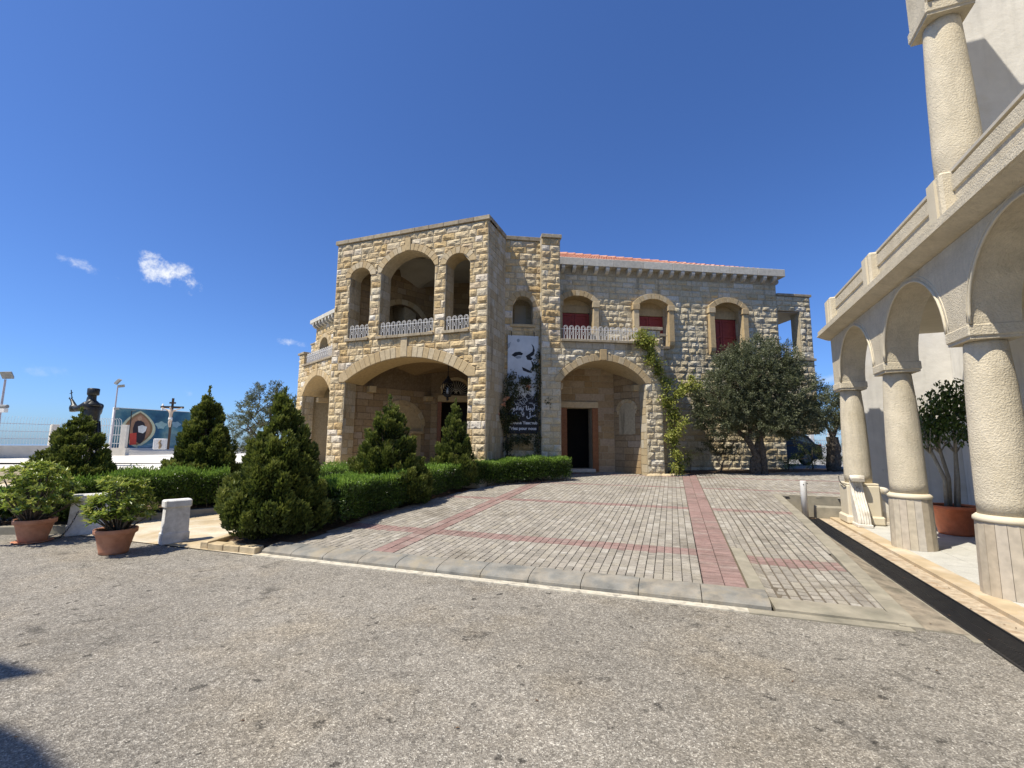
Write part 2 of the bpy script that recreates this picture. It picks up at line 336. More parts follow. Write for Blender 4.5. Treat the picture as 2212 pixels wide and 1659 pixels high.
def add_stone(fr, s0, s1, z0, z1, excl, rough, depth=1.0, base=0.0, owner='b', m=None, rnd=None):
    j = 0.004; s0 += j; s1 -= j; z0 += j; z1 -= j
    cs = [(s0, z0), (s1, z0), (s1, z1), (s0, z1), ((s0 + s1) / 2, (z0 + z1) / 2), ((s0 + s1) / 2, z0), ((s0 + s1) / 2, z1)]
    hit = [any(e(s, z)[0] for e in excl) for s, z in cs]
    if all(hit): return
    clip = any(hit)
    w, h = s1 - s0, z1 - z0
    if rough: nx, nz = max(3, round(w / 0.085)), 3
    else: nx, nz = (max(3, round(w / 0.08)), 3) if clip else (1, 1)
    if rough or clip:
        e = 0.018 if rough else 0.008
        xs = [0, e] + [w * i / nx for i in range(1, nx)] + [w - e, w]; zs = [0, e] + [h * i / nz for i in range(1, nz)] + [h - e, h]
        sd = rng.integers(0, 9999); ns = len(xs); nzv = len(zs)
        tilt_s, tilt_z = rng.normal(0, .016), rng.normal(0, .012); hump = rng.uniform(.020, .042)
        V = []; 
        for jz, z in enumerate(zs):
            for ix, s in enumerate(xs):
                edge = min(ix, ns - 1 - ix, jz, nzv - 1 - jz)
                S, Z = s0 + s, z0 + z
                for ex in excl:
                    sd_ = 0 if not hasattr(ex, 'sc') else (-1 if s0 < ex.sc - ex.a else 1 if s1 > ex.sc + ex.a else 0)
                    ins, p = ex(S, Z, sd_)
                    if ins: S, Z = p; edge = 0
                if edge == 0: d = -0.003
                elif edge == 1: d = (0.010 + (0.008 * hashn(ix, jz, sd) if rough else 0)) 
                else:
                    d = (hump + tilt_s * (2 * s / w - 1) + tilt_z * (2 * z / h - 1) + 0.030 * (hashn(ix, jz, sd) - .5)) if rough else .012
                if rough and edge >= 1 : d = max(d, .006)
                V.append((S, base + d * depth, Z))
        F = []
        for jz in range(nzv - 1):
            for ix in range(ns - 1):
                q = [jz * ns + ix, jz * ns + ix + 1, (jz + 1) * ns + ix + 1, (jz + 1) * ns + ix]
                A2 = [V[k] for k in q]
                ar = abs((A2[2][0] - A2[0][0]) * (A2[3][2] - A2[1][2]) - (A2[3][0] - A2[1][0]) * (A2[2][2] - A2[0][2])) / 2
                if ar < 1e-5: continue
                if (ix + jz) % 2: F += [(q[0], q[1], q[2]), (q[0], q[2], q[3])]
                else: F += [(q[1], q[2], q[3]), (q[1], q[3], q[0])]
        if not F: return
    else:
        c = 0.007; d0, d1 = base - .006, base + .010 + rng.uniform(0, .004)
        V = [(s0, d0, z0), (s1, d0, z0), (s1, d0, z1), (s0, d0, z1), (s0 + c, d1, z0 + c), (s1 - c, d1, z0 + c), (s1 - c, d1, z1 - c), (s0 + c, d1, z1 - c)]
        F = [(4, 5, 6, 7), (0, 1, 5, 4), (1, 2, 6, 5), (2, 3, 7, 6), (3, 0, 4, 7)]
    Wv = fr.W(V); c = Wv.mean(0); v = c - CAMP; dist = np.linalg.norm(v)
    size = w * h * abs(v @ fr.N) / dist ** 3
    if v @ fr.N > 0: size = 0
    POOL.append((size, owner, Wv, F, rng.random() if rnd is None else rnd, m or (m_stone if rough else m_flat)))
def lay(fr, s0, s1, z0, z1, excl=(), rough=True, ch=0.22, wr=(.22, .5), **kw):
    n = max(1, round((z1 - z0) / ch)); zz = z0
    hs = rng.uniform(.88, 1.12, n); hs = hs / hs.sum() * (z1 - z0)
    for k in range(n):
        s = s0 - 0 
        first = True
        while s < s1 - 1e-6:
            w = rng.uniform(*wr) * (0.55 if first and k % 2 else 1.0); first = False
            e = s + w
            if s1 - e < wr[0] * .6: e = s1
            add_stone(fr, s, e, zz, zz + hs[k], excl, rough, **kw); s = e
        zz += hs[k]

# frames (plan positions in metres, camera at the origin)
TL = V3(-6.021, 14.972); TC = V3(-.745, 13.035)
t_ = (TC - TL) / np.linalg.norm(TC - TL); LEN_T = float(np.linalg.norm(TC - TL))
FT = Fr(TL, (t_[0], t_[1], 0), (t_[1], -t_[0], 0))             # tower porch front
FS = Fr(TC, (-t_[1], t_[0], 0), (t_[0], t_[1], 0))              # its right side wall
aw = math.radians(83.1)
FW = Fr((4.7, 14.75), (math.sin(aw), math.cos(aw), 0), (math.cos(aw), -math.sin(aw), 0))   # right wing
aL = math.radians(2 * 19.8 - 83.1)
nl_ = V3(-math.cos(aL), math.sin(aL), 0) * (1 if (-math.cos(aL) * 6 - math.sin(aL) * -15) > 0 else 1)
NLv = V3(-math.cos(aL), math.sin(aL), 0)
if NLv[1] > 0: NLv = -NLv
oL = TL - NLv[:2] * 1.048
FL = Fr(oL, (-math.sin(aL), -math.cos(aL), 0), NLv)                                          # left wing (s runs negative to the left)
Z_TOP = 8.415
B = thing('stone_building', (0.5, 15.5, 0.6), 'two-storey limestone building with arched porch, banner and red shuttered windows', 'building')
BG = []   # dressed pieces
def piece(name, mb, m, parent=B, smooth=False): return mb.build(name, m, parent, smooth)

# arches of the porch front
A1 = arch(1.01, .415, 4.935, 7.06, 7.355, .21, .20)
A2 = arch(2.82, 1.0, 4.935, 7.08, 7.69, .22, .12)
A3 = arch(4.62, .415, 4.935, 7.06, 7.355, .21, .20)
AB = arch(2.82, 2.22, 0.3, 3.515, 4.21, .335, .235)
AWp = arch(-1.765, 1.405, 0.3, 3.54, 4.255, .22, .20)            # wing porch arch
AN = arch(-4.37, .34, 5.42, 6.02, 6.36, .18, .18)                # niche over the banner
OFFW = -1.4
WIN = [arch(-2.24, .565, 4.62, 6.62, 6.83, .2, .0), arch(.59, .565, 5.1, 6.62, 6.84, .2, .0), arch(3.50, .565, 4.9, 6.62, 6.84, .2, .0)]
ALl = arch(-4.10, 1.50, 0.3, 3.56, 4.29, .24, .20)               # left wing porch arch
ALw = arch(-8.4, .62, 5.0, 6.35, 6.85, .2, .1)

walls = MB()
plate(walls, FT, [(0, .2), (LEN_T, .2), (LEN_T, 8.28), (0, 8.28)], [arch_poly(A) for A in (A1, A2, A3, AB)], .55)
piece('porch_wall', walls, m_mortar)
w2 = MB(); plate(w2, FS, [(.56, .2), (5.3, .2), (5.3, 8.28), (.56, 8.28)], [], .4); 
w2.box(FT, .0, .4, -5.5, -.56, .2, 8.28)
piece('porch_side_wall', w2, m_mortar)
# stones of the porch front
ex_t = [ex_arch(A) for A in (A1, A2, A3, AB)] + [ex_rect(2.7, 2.94, 4.2, 4.86), ex_rect(2.72, 2.92, 7.6, 8.13)]
ex_t += [ex_rect(.6, 1.43, 4.85, 4.95), ex_rect(1.8, 3.84, 4.85, 4.95), ex_rect(4.2, 5.03, 4.85, 4.95)]
lay(FT, 0, LEN_T, .45, 4.85, ex_t)
lay(FT, 0, LEN_T, 4.85, 8.27, ex_t)
lay(FS, .0, 1.43, .45, 8.27, rough=False, wr=(.22, .42))
# reveals of the openings: flat tooled blocks on the jambs
def jambs(fr, A, t, z0=None, ch=.3, m=None):
    for sgn in (-1, 1):
        s = A['sc'] + sgn * A['a']
        f = Fr(fr.w(s, 0, 0), fr.N * -1, fr.T * (-sgn))
        lay(f, 0.02, t, z0 or A['z0'], A['zs'], rough=False, ch=ch, wr=(.2, t), m=m)
jambs(FT, AB, .55, .45, ch=.24)
for A in (A1, A2, A3): jambs(FT, A, .5, ch=.28)

def voussoirs(fr, A, n, proud=.03, back=-.04, name='arch_stone', m=None, parent=B, key=None, square=True, joint=.0025):
    th0 = math.asin(min(1, A['a'] / A['R']))
    if A['zc'] > A['zs']: th0 = PI - th0
    th = np.linspace(-th0, th0, n + 1); Ro = A['R'] + A['t']
    for k in range(n):
        a0, a1 = th[k] + joint / A['R'], th[k + 1] - joint / A['R']
        P = lambda r, a: (A['sc'] + r * math.sin(a), A['zc'] + r * math.cos(a))
        poly = [P(A['R'], a0), P(A['R'], (a0 + a1) / 2), P(A['R'], a1), P(Ro, a1), P(Ro, (a0 + a1) / 2), P(Ro, a0)]
        if square and k == 0: poly = [P(A['R'], a0), P(A['R'], a1), P(Ro, a1), (A['sc'] - A['a'] - A['ext'], max(A['zs'] + .05, min(P(Ro, a1)[1] - .06, A['zc'] + math.sqrt(max(0, Ro ** 2 - (A['a'] + A['ext']) ** 2))))), (A['sc'] - A['a'] - A['ext'], A['zs'])]
        if square and k == n - 1: poly = [P(A['R'], a0), P(A['R'], a1), (A['sc'] + A['a'] + A['ext'], A['zs']), (A['sc'] + A['a'] + A['ext'], max(A['zs'] + .05, min(P(Ro, a0)[1] - .06, A['zc'] + math.sqrt(max(0, Ro ** 2 - (A['a'] + A['ext']) ** 2))))), P(Ro, a0)]
        mb = MB(); mb.r = 0; pr = proud + rng.uniform(-.004, .006)
        c = np.mean(poly, axis=0); inner = [tuple(c + (np.array(p) - c) * .93) for p in poly]; nn = len(poly)
        V = [fr.w(s, back, z) for s, z in poly] + [fr.w(s, pr - .01, z) for s, z in poly] + [fr.w(s, pr, z) for s, z in inner]
        F = [tuple(range(2 * nn, 3 * nn))] + [(i, (i + 1) % nn, nn + (i + 1) % nn, nn + i) for i in range(nn)] + [(nn + i, nn + (i + 1) % nn, 2 * nn + (i + 1) % nn, 2 * nn + i) for i in range(nn)]
        mb.add(V, F); piece(name, mb, m or m_dress, parent)
def block(name, fr, s0, s1, d0, d1, z0, z1, m, parent=B, c=.008, r=0.0):
    mb = MB(); mb.r = r; mb.cbox(fr, s0, s1, d0, d1, z0, z1, c); return piece(name, mb, m, parent)
voussoirs(FT, A1, 9); voussoirs(FT, A2, 17); voussoirs(FT, A3, 9); voussoirs(FT, AB, 25, proud=.035)
block('keystone', FT, 2.70, 2.94, .0, .055, 4.225, 4.85, m_dress); block('keystone', FT, 2.72, 2.92, .0, .05, 7.70, 8.13, m_dress)
# arch soffits (intrados) of dressed stone
def soffit(fr, A, t, m, n=20, name='arch_soffit', parent=B):
    mb = MB(); P = arch_poly(A, n, bottom=False); 
    for (s0, z0), (s1, z1) in zip(P[:-1], P[1:]):
        k = .004
        mb.add([fr.w(s0, -.02, z0 - k), fr.w(s1, -.02, z1 - k), fr.w(s1, -t, z1 - k), fr.w(s0, -t, z0 - k)], [(0, 1, 2, 3)])
    piece(name, mb, m, parent)
soffit(FT, AB, .9, m_dress)
for A in (A1, A2, A3): soffit(FT, A, .54, m_dress)
# sills and railings
def row(name, fr, s0, s1, d0, d1, z0, z1, m, step=.42, parent=B, c=.006):
    n = max(1, round((s1 - s0) / step)); w = (s1 - s0) / n
    for k in range(n): block(name, fr, s0 + k * w + .003, s0 + (k + 1) * w - .003, d0, d1 + rng.uniform(-.003, .003), z0, z1, m, parent, c)
for a, b in ((.56, 1.46), (1.78, 3.86), (4.16, 5.05)): row('sill_stone', FT, a, b, -.5, .10, 4.85, 4.935, m_cope)
HOOP = None
def hoop_mesh():
    mb = MB(); f = Fr((0, 0), (1, 0, 0), (0, -1, 0)); r = .0095
    H, w = .44, .068
    arc = lambda cx, cz, rad, a0, a1, n: [f.w(cx + rad * math.cos(a), 0, cz + rad * math.sin(a)) for a in np.linspace(a0, a1, n)]
    mb.tube([f.w(-w, 0, 0)] + [f.w(-w, 0, H - w)] + arc(0, H - w, w, PI, 0, 9) + [f.w(w, 0, 0)], r, 5)
    i = .036
    mb.tube([f.w(-i, 0, .27)] + arc(0, H - w, i, PI, 0, 7) + [f.w(i, 0, .27)] + arc(0, .25, i, -.3, -PI + .3, 5), r * .8, 5, closed=True)
    mb.tube(arc(0, .185, .028, 0, 2 * PI * 7 / 8, 8), r * .8, 5, closed=True)
    mb.tube([f.w(-i, 0, 0), f.w(-i, 0, .10)] + arc(0, .115, i, PI - .3, .3, 5) + [f.w(i, 0, .10), f.w(i, 0, 0)], r * .8, 5)
    return np_mesh('hoop', np.array(mb.V), mb.F, m_white)
HOOP = hoop_mesh()
def railing(fr, s0, s1, d, z, label=None, parent=B, step=.196):
    mb = MB(); mb.box(fr, s0, s1, d - .012, d + .012, z + .005, z + .03); mb.box(fr, s0, s1, d - .008, d + .008, z + .345, z + .36)
    rl = piece('railing', mb, m_white, parent)
    n = int((s1 - s0) / step); g = (s1 - s0 - n * step) / 2
    for k in range(n):
        o = link('hoop', HOOP, rl); p = fr.w(s0 + g + (k + .5) * step, d, z + .03) - wloc(rl); o.location = tuple(p); o.rotation_euler = (0, 0, fr.ang())
    return rl
railing(FT, .61, 1.42, -.06, 4.935); railing(FT, 1.83, 3.81, -.06, 4.935); railing(FT, 4.21, 5.02, -.06, 4.935)
# coping of the tower, the banner wall and the pier
row('coping_stone', FT, -.06, LEN_T + .06, -.6, .07, 8.285, Z_TOP, m_cope, .5)
row('coping_stone', FS, .07, 1.36, -.35, .06, 8.285, Z_TOP, m_cope, .36)
fb = Fr(FW.w(-4.99, -.25, 0), FW.T, FW.N)                         # banner wall
row('coping_stone', fb, -.0, 1.24, -.4, .06, 8.285, Z_TOP, m_cope, .4)
row('coping_stone', FW, -3.80, -3.12, -.5, .07, 8.32, 8.44, m_cope, .35)
AN_ = dict(AN); AN_['sc'] += 4.99
bw = MB(); plate(bw, fb, [(0, .2), (1.26, .2), (1.26, 8.28), (0, 8.28)], [arch_poly(AN_, 12)], .35)
bw.box(fb, -.3, 1.5, -1.3, -.85, 4.9, 8.0)
piece('banner_wall', bw, m_mortar)
lay(fb, .0, 1.25, .45, 8.27, [ex_arch(AN_), ex_rect(AN_['sc'] - .40, AN_['sc'] + .40, 5.32, 5.42)])
voussoirs(fb, AN_, 7); row('sill_stone', fb, AN_['sc'] - .42, AN_['sc'] + .42, -.34, .05, 5.33, 5.42, m_dress, .84)
jambs(fb, AN_, .34)
# pale niche back seen through the arched opening
nb = MB(); nb.box(fb, .16, .84, -.84, -.80, 5.3, 6.3); piece('niche_panel', nb, m_plaster)

# wing front block with the porch arch and balcony
wb = MB()
plate(wb, FW, [(-3.79, .2), (.2, .2), (.2, 4.84), (-3.17, 4.84), (-3.17, 8.31), (-3.79, 8.31)], [arch_poly(AWp)], .5)
wb.box(FW, -3.79, -3.17, -1.4, -.51, .2, 8.31)
piece('wing_porch_wall', wb, m_mortar)
fpl = Fr(FW.w(-3.79, 0, 0), FW.N * -1, FW.T * -1)                 # sunlit left return of the pier
lay(fpl, 0, .24, .45, 8.3, rough=False, wr=(.24, .25))
ex_w = [ex_arch(AWp), ex_rect(-1.88, -1.65, 4.2, 4.62)]
lay(FW, -3.79, .2, .45, 4.62, ex_w, m=m_wing)
lay(FW, -3.17, -.45, 4.62, 4.84, [ex_rect(-1.88, -1.65, 4.2, 4.62)], rough=False, wr=(.3, .55))
lay(FW, -3.79, -3.17, 4.62, 8.31, rough=True)
jambs(FW, AWp, .5, .45, ch=.26)
voussoirs(FW, AWp, 17, proud=.03); soffit(FW, AWp, 1.38, m_dress)
block('keystone', FW, -1.88, -1.65, 0, .05, 4.27, 4.62, m_dress)
row('sill_stone', FW, -3.17, -.46, -1.38, .09, 4.845, 4.925, m_cope, .45)
railing(FW, -3.16, -.46, -.05, 4.925)
# end piers of the balcony
ep = MB(); ep.box(FW, -.44, .2, -1.39, -.02, 4.845, 5.33); ep.box(FW, .21, .60, -1.39, -.62, .2, 5.28); piece('balcony_end_pier', ep, m_mortar)
lay(FW, -.44, .2, 4.84, 5.33); fe2 = Fr(FW.w(0, -.61, 0), FW.T, FW.N)
lay(fe2, .2, .60, .45, 3.2, rough=False, wr=(.38, .4), m=m_dress, ch=.5); lay(fe2, .2, .60, 3.2, 5.28)
row('coping_stone', FW, -.50, .27, -1.3, .07, 5.33, 5.43, m_cope, .4); row('coping_stone', FW, .28, .67, -1.35, -.55, 5.28, 5.37, m_cope, .4)
# floor of the balcony / ceiling over the porch void
fl = MB(); fl.box(FW, -3.16, .19, -1.39, -.51, 4.6, 4.84); piece('balcony_slab', fl, m_plaster)

# the wing itself
fw_ = Fr(FW.w(0, OFFW, 0), FW.T, FW.N)
door = [(-2.64, .74), (-2.64, 2.82), (-1.75, 2.82), (-1.75, .74)]
wg = MB()
plate(wg, fw_, [(-3.3, .2), (5.56, .2), (5.56, 7.67), (-3.3, 7.67)], [door] + [arch_poly(A, 12) for A in WIN], .42)
wg.box(fw_, 5.14, 5.555, -7.0, -.43, .2, 7.67); wg.box(fw_, -3.3, 5.55, -7.4, -7.01, .2, 7.67)
piece('wing_wall', wg, m_mortar)
ex_wing = [ex_arch(A) for A in WIN]
for A in WIN: ex_wing.append(ex_rect(A['sc'] - .79, A['sc'] + .79, A['z0'] - .02, 6.66))
lay(fw_, -3.17, 5.56, 4.62, 7.66, ex_wing, m=m_wing)
lay(fw_, .6, 5.56, .6, 4.62, ex_wing, m=m_wing)
# inside the porch: tooled back wall, side walls
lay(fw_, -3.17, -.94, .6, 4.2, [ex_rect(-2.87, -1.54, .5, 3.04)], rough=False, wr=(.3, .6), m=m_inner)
ps = MB(); a_ = math.atan2(1.4, .58)
fr_r = Fr(FW.w(-.36, -.5, 0), (FW.T * -.58 + FW.N * -.9) / math.hypot(.58, .9), (FW.T * -.9 + FW.N * .58) / math.hypot(.58, .9))
ps.box(fr_r, -.1, 1.12, -.3, 0, .2, 4.6)
ps.box(FW, -3.2, -3.17, -1.4, -.5, .2, 4.6)
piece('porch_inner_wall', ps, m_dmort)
AR = arch(.53, .33, 1.9, 2.6, 3.0, .12, .06)
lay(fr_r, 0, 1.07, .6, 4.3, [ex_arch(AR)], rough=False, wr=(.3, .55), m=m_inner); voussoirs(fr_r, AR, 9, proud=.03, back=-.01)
pan = MB(); pan.prism(fr_r, arch_poly(AR), .0, .006); piece('blind_arch_panel', pan, m_flat)
for s in (-3.08, -.45): block('corbel', FW, s - .1, s + .1, -.9, -.5, 3.36, 3.56, m_dress)
# door and frame
block('door_frame', fw_, -2.86, -2.645, -.1, .05, .64, 2.82, m_wood); block('door_frame', fw_, -1.745, -1.54, -.1, .05, .64, 2.82, m_wood)
block('door_lintel', fw_, -2.87, -1.53, -.1, .06, 2.825, 3.03, m_dress); block('door_step', fw_, -2.7, -1.7, -.35, .22, .62, .735, m_cornice)
dk = MB(); dk.box(fw_, -3.0, -1.4, -1.6, -1.55, .6, 3.3); piece('painted_dark_backing', dk, m_dark)  # black sheet behind the doorway: room darkness painted on, no real hanging
# windows: jambs, arch, shutters
def window(A, zb, zt_sh, key):
    fj = fw_; mb = MB(); s0, s1 = A['sc'] - A['a'], A['sc'] + A['a']
    fo = Fr(fj.w(0, .12, 0), fj.T, fj.N)
    fr0 = block('window_frame', fj, s0 - .20, s0, -.02, .15, zb + .25, 6.42, m_dress)
    block('window_jamb', fj, s1, s1 + .20, -.02, .15, zb + .25, 6.42, m_dress)
    for s in (s0 - .20, s1):          # curved corbel feet
        q = MB(); prof = [(-.02, 0), (.0, .0), (.07, .05), (.13, .14), (.15, .25), (-.02, .25)]
        V = [fj.w(s + x, d, zb + z) for x in (0.004, .196) for d, z in prof]; n = len(prof)
        q.add(V, [tuple(range(n)), tuple(range(2 * n - 1, n - 1, -1))] + [(i, (i + 1) % n, n + (i + 1) % n, n + i) for i in range(n)]); piece('corbel', q, m_dress)
        block('impost', fj, s - .03, s + .23, -.02, .18, 6.42, 6.62, m_dress)
    A3_ = dict(A); A3_['ext'] = .2; A3_['t'] = .2
    voussoirs(fo, A3_, 9, proud=.03, back=-.13)
    sh = MB(); pz = A['z0']
    sh.box(fj, s0 + .005, s1 - .005, -.42, -.39, pz, zt_sh); so_ = piece('shutter_back', sh, m_red)
    for a, b in ((s0 + .02, A['sc'] - .006), (A['sc'] + .006, s1 - .02)):
        lf = MB(); lf.box(fj, a, b, -.385, -.36, pz + .02, zt_sh - .03)
        st = .085
        for x0, x1 in ((a, a + st), (b - st, b)): lf.box(fj, x0, x1, -.36, -.335, pz + .02, zt_sh - .03)
        nh = max(1, round((zt_sh - pz) / .62)); hh = (zt_sh - pz - .05) / nh
        for k in range(nh + 1):
            z = pz + .02 + k * hh; z = min(z, zt_sh - .03 - .08)
            lf.box(fj, a + st, b - st, -.36, -.337, z, z + .08)
        piece('shutter', lf, m_red)
    block('window_lintel', fj, s0 + .003, s1 - .003, -.41, -.33, zt_sh, zt_sh + .28, m_dress)
    q = MB(); q.prism(fj, arch_poly(dict(A, z0=zt_sh + .28), 12), -.41, -.36); piece('window_tympanum', q, m_dress)
    for z in (zt_sh + .0, zt_sh - .75):
        if z > pz: q = MB(); q.box(fj, s1 - .06, s1 + .0, -.33, -.30, z - .03, z); piece('hinge', q, m_iron)
    soffit(fj, A, .34, m_dress); jambs(fj, A, .40, ch=.4, m=m_dress)
for A, zb in zip(WIN, (4.62, 5.02, 4.85)): window(A, zb, 6.33, 0)
block('sill_stone', fw_, .02, 1.16, -.35, .14, 5.0, 5.1, m_cope); block('sill_stone', fw_, 2.93, 4.07, -.35, .14, 4.8, 4.9, m_cope)
# cornice with corbels
mbc = MB(); mbc.r = .3; mbc.box(fw_, -3.17, 5.56, -.4, .02, 7.66, 7.93); piece('cornice_band', mbc, m_mortar)
for k in range(8): block('cornice_slab', fw_, -3.16 + k * 1.12, -3.16 + (k + 1) * 1.12 - .006, -.6, .27, 7.92, 8.20, m_cornice, c=.01)
def corbel(fr, s, name='corbel', z0=7.70, z1=7.915, dp=.255, w=.125):
    q = MB(); q.r = 0; prof = [(0, 0), (dp * .45, .01), (dp * .85, .07), (dp, .14), (dp, z1 - z0), (0, z1 - z0)]; n = len(prof)
    V = [fr.w(s + x, d, z0 + z) for x in (-w / 2, w / 2) for d, z in prof]
    q.add(V, [tuple(range(n)), tuple(range(2 * n - 1, n - 1, -1))] + [(i, (i + 1) % n, n + (i + 1) % n, n + i) for i in range(n)]); return piece(name, q, m_cornice)
for k in range(21): corbel(fw_, -2.78 + k * .4085)
fe = Fr(fw_.w(5.56, 0, 0), fw_.N * -1, fw_.T)
lay(fe, 0, 6.5, 4.6, 7.66, rough=False)
for k in range(8): corbel(fe, .2 + k * .41)
# tiled hip roof: pan tiles joined, ridge and edge tiles single
ro = MB()
e0 = fw_.w(-3.1, .12, 8.22); e1 = fw_.w(5.35, .12, 8.20)
hipa = fw_.w(5.25, -.2, 8.22); hipb = fw_.w(-3.1, -4.3, 10.30)
r_in = fw_.w(-3.1, -4.3, 10.55)
roof_base = ro.add([fw_.w(-3.16, .1, 8.19), fw_.w(5.4, .1, 8.19), fw_.w(-3.1, -4.4, 10.22), fw_.w(-3.16, -4.5, 8.1), fw_.w(5.4, -4.5, 8.1)], [(0, 1, 2), (1, 4, 2), (0, 2, 3), (3, 2, 4)])
RF = piece('roof', ro, m_tile)
# barrel tiles on the front slope
sl_ = MB(); a0 = fw_.w(-3.16, .1, 8.19); ax = fw_.T; upv = (hipb - fw_.w(-3.1, .1, 8.19)); LU = np.linalg.norm(upv); upv = upv / LU; nrm = np.cross(ax, upv); nrm = nrm if nrm[2] > 0 else -nrm
Vt, Ft, Rt = [], [], []
nc = 42
for c in range(nc):
    s = (c + .5) * 8.5 / nc; run = LU * (1 - s / 8.6)
    k = 0
    while k * .33 < run:
        p0 = a0 + ax * s + upv * (k * .33) + nrm * .02; p1 = a0 + ax * s + upv * min(run, k * .33 + .36) + nrm * .005
        b = len(Vt); r_ = rng.random()
        for p, rr in ((p0, .075), (p1, .062)):
            for j in range(5):
                t = PI * j / 4; Vt.append(p + ax * rr * math.cos(t) + nrm * rr * .8 * math.sin(t)); Rt.append(r_)
        for j in range(4): Ft.append((b + j, b + j + 1, b + 5 + j + 1, b + 5 + j))
        Ft.append((b, b + 1, b + 2, b + 3, b + 4)); k += 1
o = link('roof_tiles', np_mesh('roof_tiles', np.array(Vt) - wloc(RF), Ft, m_tile, rnd=Rt), RF); o['kind'] = 'stuff'
hv = hipb - hipa; HL = np.linalg.norm(hv); hv = hv / HL
hs_ = np.cross(hv, V3(0, 0, 1)); hs_ /= np.linalg.norm(hs_); hn = np.cross(hs_, hv); hn = hn if hn[2] > 0 else -hn
for k in range(int(HL / .36)):
    q = MB(); q.r = 0
    for i, (t, rr) in enumerate(((k * .36, .12), (k * .36 + .39, .10))):
        pass
    V = [hipa + hv * t + hs_ * rr * math.cos(PI * j / 6) + hn * (rr * math.sin(PI * j / 6) + .03 + dz) for t, rr, dz in ((k * .36, .125, .012), (k * .36 + .38, .10, 0)) for j in range(7)]
    q.add(V, [(j, j + 1, 8 + j, 7 + j) for j in range(6)] + [tuple(range(7))]); piece('ridge_tile', q, m_tile, RF)
# side balcony at the far end of the wing
sb = MB(); sb.box(fw_, 5.57, 6.95, -.45, -.01, 6.66, 7.33); sb.box(fw_, 5.57, 6.95, -2.6, -.46, 6.64, 6.80)
sb.box(fw_, 6.46, 6.95, -.45, -.01, 4.85, 6.66); sb.box(fw_, 5.57, 6.95, -2.6, -.01, 2.0, 4.75); piece('side_balcony', sb, m_mortar)
sp = MB(); sp.box(fw_, 5.57, 6.9, -2.55, -.05, 6.62, 6.638); piece('balcony_soffit', sp, m_plaster)
lay(fw_, 5.57, 6.95, 6.66, 7.24, m=m_wing); lay(fw_, 6.47, 6.95, 4.86, 6.66, m=m_wing); lay(fw_, 5.57, 6.95, 2.0, 4.75, m=m_wing)
row('coping_stone', fw_, 5.57, 7.0, -.5, .06, 7.25, 7.34, m_cope, .6); row('sill_stone', fw_, 5.57, 7.0, -.5, .06, 4.76, 4.85, m_cope, .5)
railing(fw_, 5.6, 6.45, -.1, 4.85)

# left wing
lw = MB(); plate(lw, FL, [(-6.27, .2), (0, .2), (0, 4.85), (-6.27, 4.85)], [arch_poly(ALl)], .5)
lw.box(FL, -6.27, -5.67, -1.6, -.02, 4.85, 5.42)
lw.box(FL, -6.26, -5.85, -1.6, -.51, .2, 4.85)
fLw = Fr(FL.w(0, -1.6, 0), FL.T, FL.N)
plate(lw, fLw, [(-8.9, .2), (0, .2), (0, 7.5), (-8.9, 7.5)], [arch_poly(arch(-7.75, .55, 5.0, 6.35, 6.8, .2), 10)], .5)
lw.box(fLw, -8.9, -8.5, -4, -.5, .2, 7.5)
lw.box(fLw, -10.9, -8.91, -.9, -.5, 4.4, 6.95)
piece('left_wing_wall', lw, m_mortar)
AL2 = arch(-7.75, .55, 5.0, 6.35, 6.8, .2, .1)
lay(FL, -6.27, -1.0, .45, 4.85, [ex_arch(ALl)]); lay(FL, -6.27, -5.67, 4.85, 5.42)
lay(fLw, -8.9, -1.5, 4.6, 7.5, [ex_arch(AL2)]); lay(fLw, -6.26, -2.5, .5, 4.4, rough=False, wr=(.3, .6), m=m_inner)
lay(Fr(fLw.w(0, -.5, 0), FL.T, FL.N), -10.9, -8.91, 4.4, 6.95)
row('coping_stone', Fr(fLw.w(0, -.5, 0), FL.T, FL.N), -10.95, -8.9, -.4, .06, 6.95, 7.03, m_cope, .5)
voussoirs(FL, ALl, 15); voussoirs(fLw, AL2, 7); soffit(FL, ALl, .9, m_dress); jambs(FL, ALl, .5, .5, ch=.26)
block('keystone', FL, -4.20, -3.98, 0, .05, 4.30, 4.80, m_dress)
row('sill_stone', FL, -5.67, -.3, -1.5, .08, 4.85, 4.93, m_cope, .45); railing(FL, -5.6, -1.9, -.05, 4.93)
row('coping_stone', FL, -6.34, -5.62, -1.5, .07, 5.43, 5.52, m_cope, .4)
for k in range(8): block('cornice_slab', fLw, -9.15 + k * .95, -9.15 + (k + 1) * .95 - .006, -.6, .27, 7.68, 7.88, m_cornice, c=.01)
mbc = MB(); mbc.r = .3; mbc.box(fLw, -8.9, -1.6, -.4, .02, 7.5, 7.69); piece('cornice_band', mbc, m_mortar)
for k in range(16): corbel(fLw, -8.75 + k * .4, z0=7.40, z1=7.675)
block('corbel', FL, -5.35, -5.1, -.95, -.5, 3.3, 3.5, m_dress)

